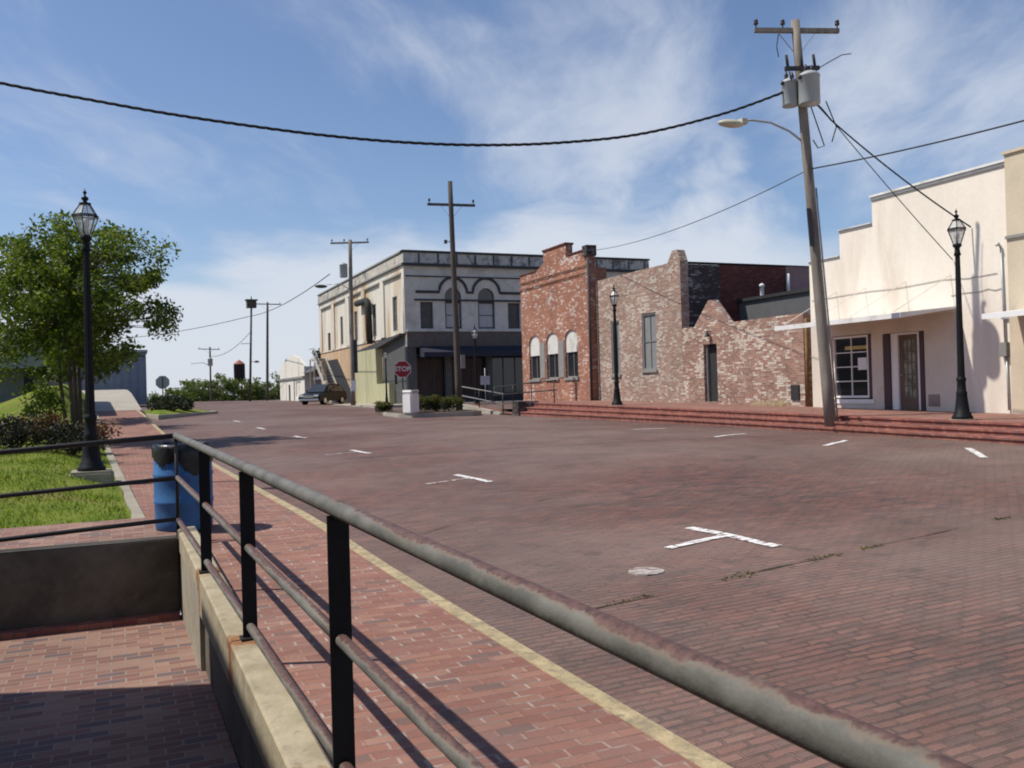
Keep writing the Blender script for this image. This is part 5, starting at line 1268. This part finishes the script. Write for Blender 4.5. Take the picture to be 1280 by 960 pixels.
def spot(az, el, r0, r1):
    dp = nd(nt, 'ShaderNodeVectorMath', {0: d, 1: ndir(az, el)}, operation='DOT_PRODUCT').outputs['Value']
    return smooth(nt, dp, math.cos(rad(r0)), math.cos(rad(r1)))
# soft drawn-out cirrus
def warp(v, sc, amt):
    nz = nd(nt, 'ShaderNodeTexNoise', {'Vector': v, 'Scale': sc, 'Detail': 3})
    o_ = nd(nt, 'ShaderNodeVectorMath', {0: nz.outputs[1], 1: (.5, .5, .5)}, operation='SUBTRACT').outputs[0]
    o_ = nd(nt, 'ShaderNodeVectorMath', {0: o_, 'Scale': amt}, operation='SCALE').outputs[0]
    return nd(nt, 'ShaderNodeVectorMath', {0: v, 1: o_}, operation='ADD').outputs[0]
pw = warp(pl, .7, 1.1)
pw = warp(pl, .8, .55)
st = nd(nt, 'ShaderNodeMapping', {'Vector': pw, 'Rotation': (0, 0, rad(62)), 'Scale': (3.0, .95, 1)}, vector_type='TEXTURE').outputs[0]
ci = noise_(nt, st, 1.7, 11, .6, .25)
mask = math_(nt, 'ADD', math_(nt, 'MULTIPLY', spot(28, 19, 12, 2), .22), math_(nt, 'MULTIPLY', spot(48, 17, 10, 2), .27))
mask = math_(nt, 'ADD', mask, math_(nt, 'MULTIPLY', spot(5, 23, 16, 4), .13))
cir = smooth(nt, math_(nt, 'ADD', ci, mask), .54, .92, 0, .72)
# low bank of thin white cloud and small cumulus
P3 = nd(nt, 'ShaderNodeMapping', {'Vector': warp(d, 3, .12), 'Scale': (1, 1, 3.4)}).outputs[0]
bankn = math_(nt, 'MULTIPLY', math_(nt, 'SUBTRACT', noise_(nt, P3, 3.2, 8, .56), .5), .26)
zb = math_(nt, 'SUBTRACT', z, math_(nt, 'MULTIPLY', spot(31, 9, 11, 3), .055))
bank = smooth(nt, math_(nt, 'ADD', zb, bankn), .185, .115, 0, .88)
bank = math_(nt, 'MULTIPLY', bank, smooth(nt, sp.outputs[0], .74, .60, .3, 1))
puffn = noise_(nt, warp(d, 8, .05), 9, 8, .55, .2)
pm = math_(nt, 'MAXIMUM', math_(nt, 'MULTIPLY', spot(28.5, 11.6, 4.5, .5), .26), math_(nt, 'MULTIPLY', spot(36.0, 14.3, 4.4, .5), .30))
pm = math_(nt, 'MAXIMUM', pm, math_(nt, 'MULTIPLY', spot(37, 8.5, 6, 2), .30))
puff = math_(nt, 'MULTIPLY', smooth(nt, math_(nt, 'ADD', puffn, pm), .58, .92), smooth(nt, pm, .02, .14, 0, .85))
allc = math_(nt, 'MAXIMUM', cir, math_(nt, 'MAXIMUM', bank, puff))
skyc = mixc(nt, 1.0, sky.outputs[0], (1.07, 1.10, 1.22), 'MULTIPLY')
cl = tuple(v / STR for v in (.70, .745, .83))
col = mixc(nt, allc, skyc, cl)
nt.links.new(col, bg.inputs[0]); bg.inputs[1].default_value = STR
nt.links.new(bg.outputs[0], out.inputs[0])

sl = bpy.data.lights.new('sun', 'SUN'); sl.energy = 4.9; sl.angle = rad(.55); sl.color = (1.0, .94, .835)
so = bpy.data.objects.new('sun', sl); COL.objects.link(so)
L = Vector((-saz.x * math.cos(rad(SUN_EL)), -saz.y * math.cos(rad(SUN_EL)), -math.sin(rad(SUN_EL))))
so.rotation_euler = L.to_track_quat('-Z', 'Y').to_euler(); so.location = (-20, 10, 40)

cam = bpy.data.cameras.new('camera'); co = bpy.data.objects.new('camera', cam); COL.objects.link(co)
cam.sensor_width = 36; cam.lens = 36 * 1130 / 1280; cam.clip_start = .05; cam.clip_end = 6000
yaw, roll, pitch = rad(23.5), rad(1.6), math.atan(7 / 1130)
f = Vector((math.sin(yaw) * math.cos(pitch), math.cos(yaw) * math.cos(pitch), math.sin(pitch)))
r = Vector((math.cos(yaw), -math.sin(yaw), 0)); u = r.cross(f)
r2 = r * math.cos(roll) - u * math.sin(roll); u2 = u * math.cos(roll) + r * math.sin(roll)
mt = Matrix((r2, u2, -f)).transposed().to_4x4()
co.matrix_world = mt
cam.dof.use_dof = True; cam.dof.focus_distance = 3.2; cam.dof.aperture_fstop = 13.0
scene.camera = co

for o in list(bpy.data.objects):
    if o.parent is None: o.location.z += EYE

scene.render.engine = 'CYCLES'
scene.cycles.use_denoising = True
scene.cycles.filter_width = 1.9
scene.cycles.max_bounces = 6
scene.view_settings.view_transform = 'Standard'; scene.view_settings.look = 'None'; scene.view_settings.exposure = 0; scene.view_settings.gamma = 1
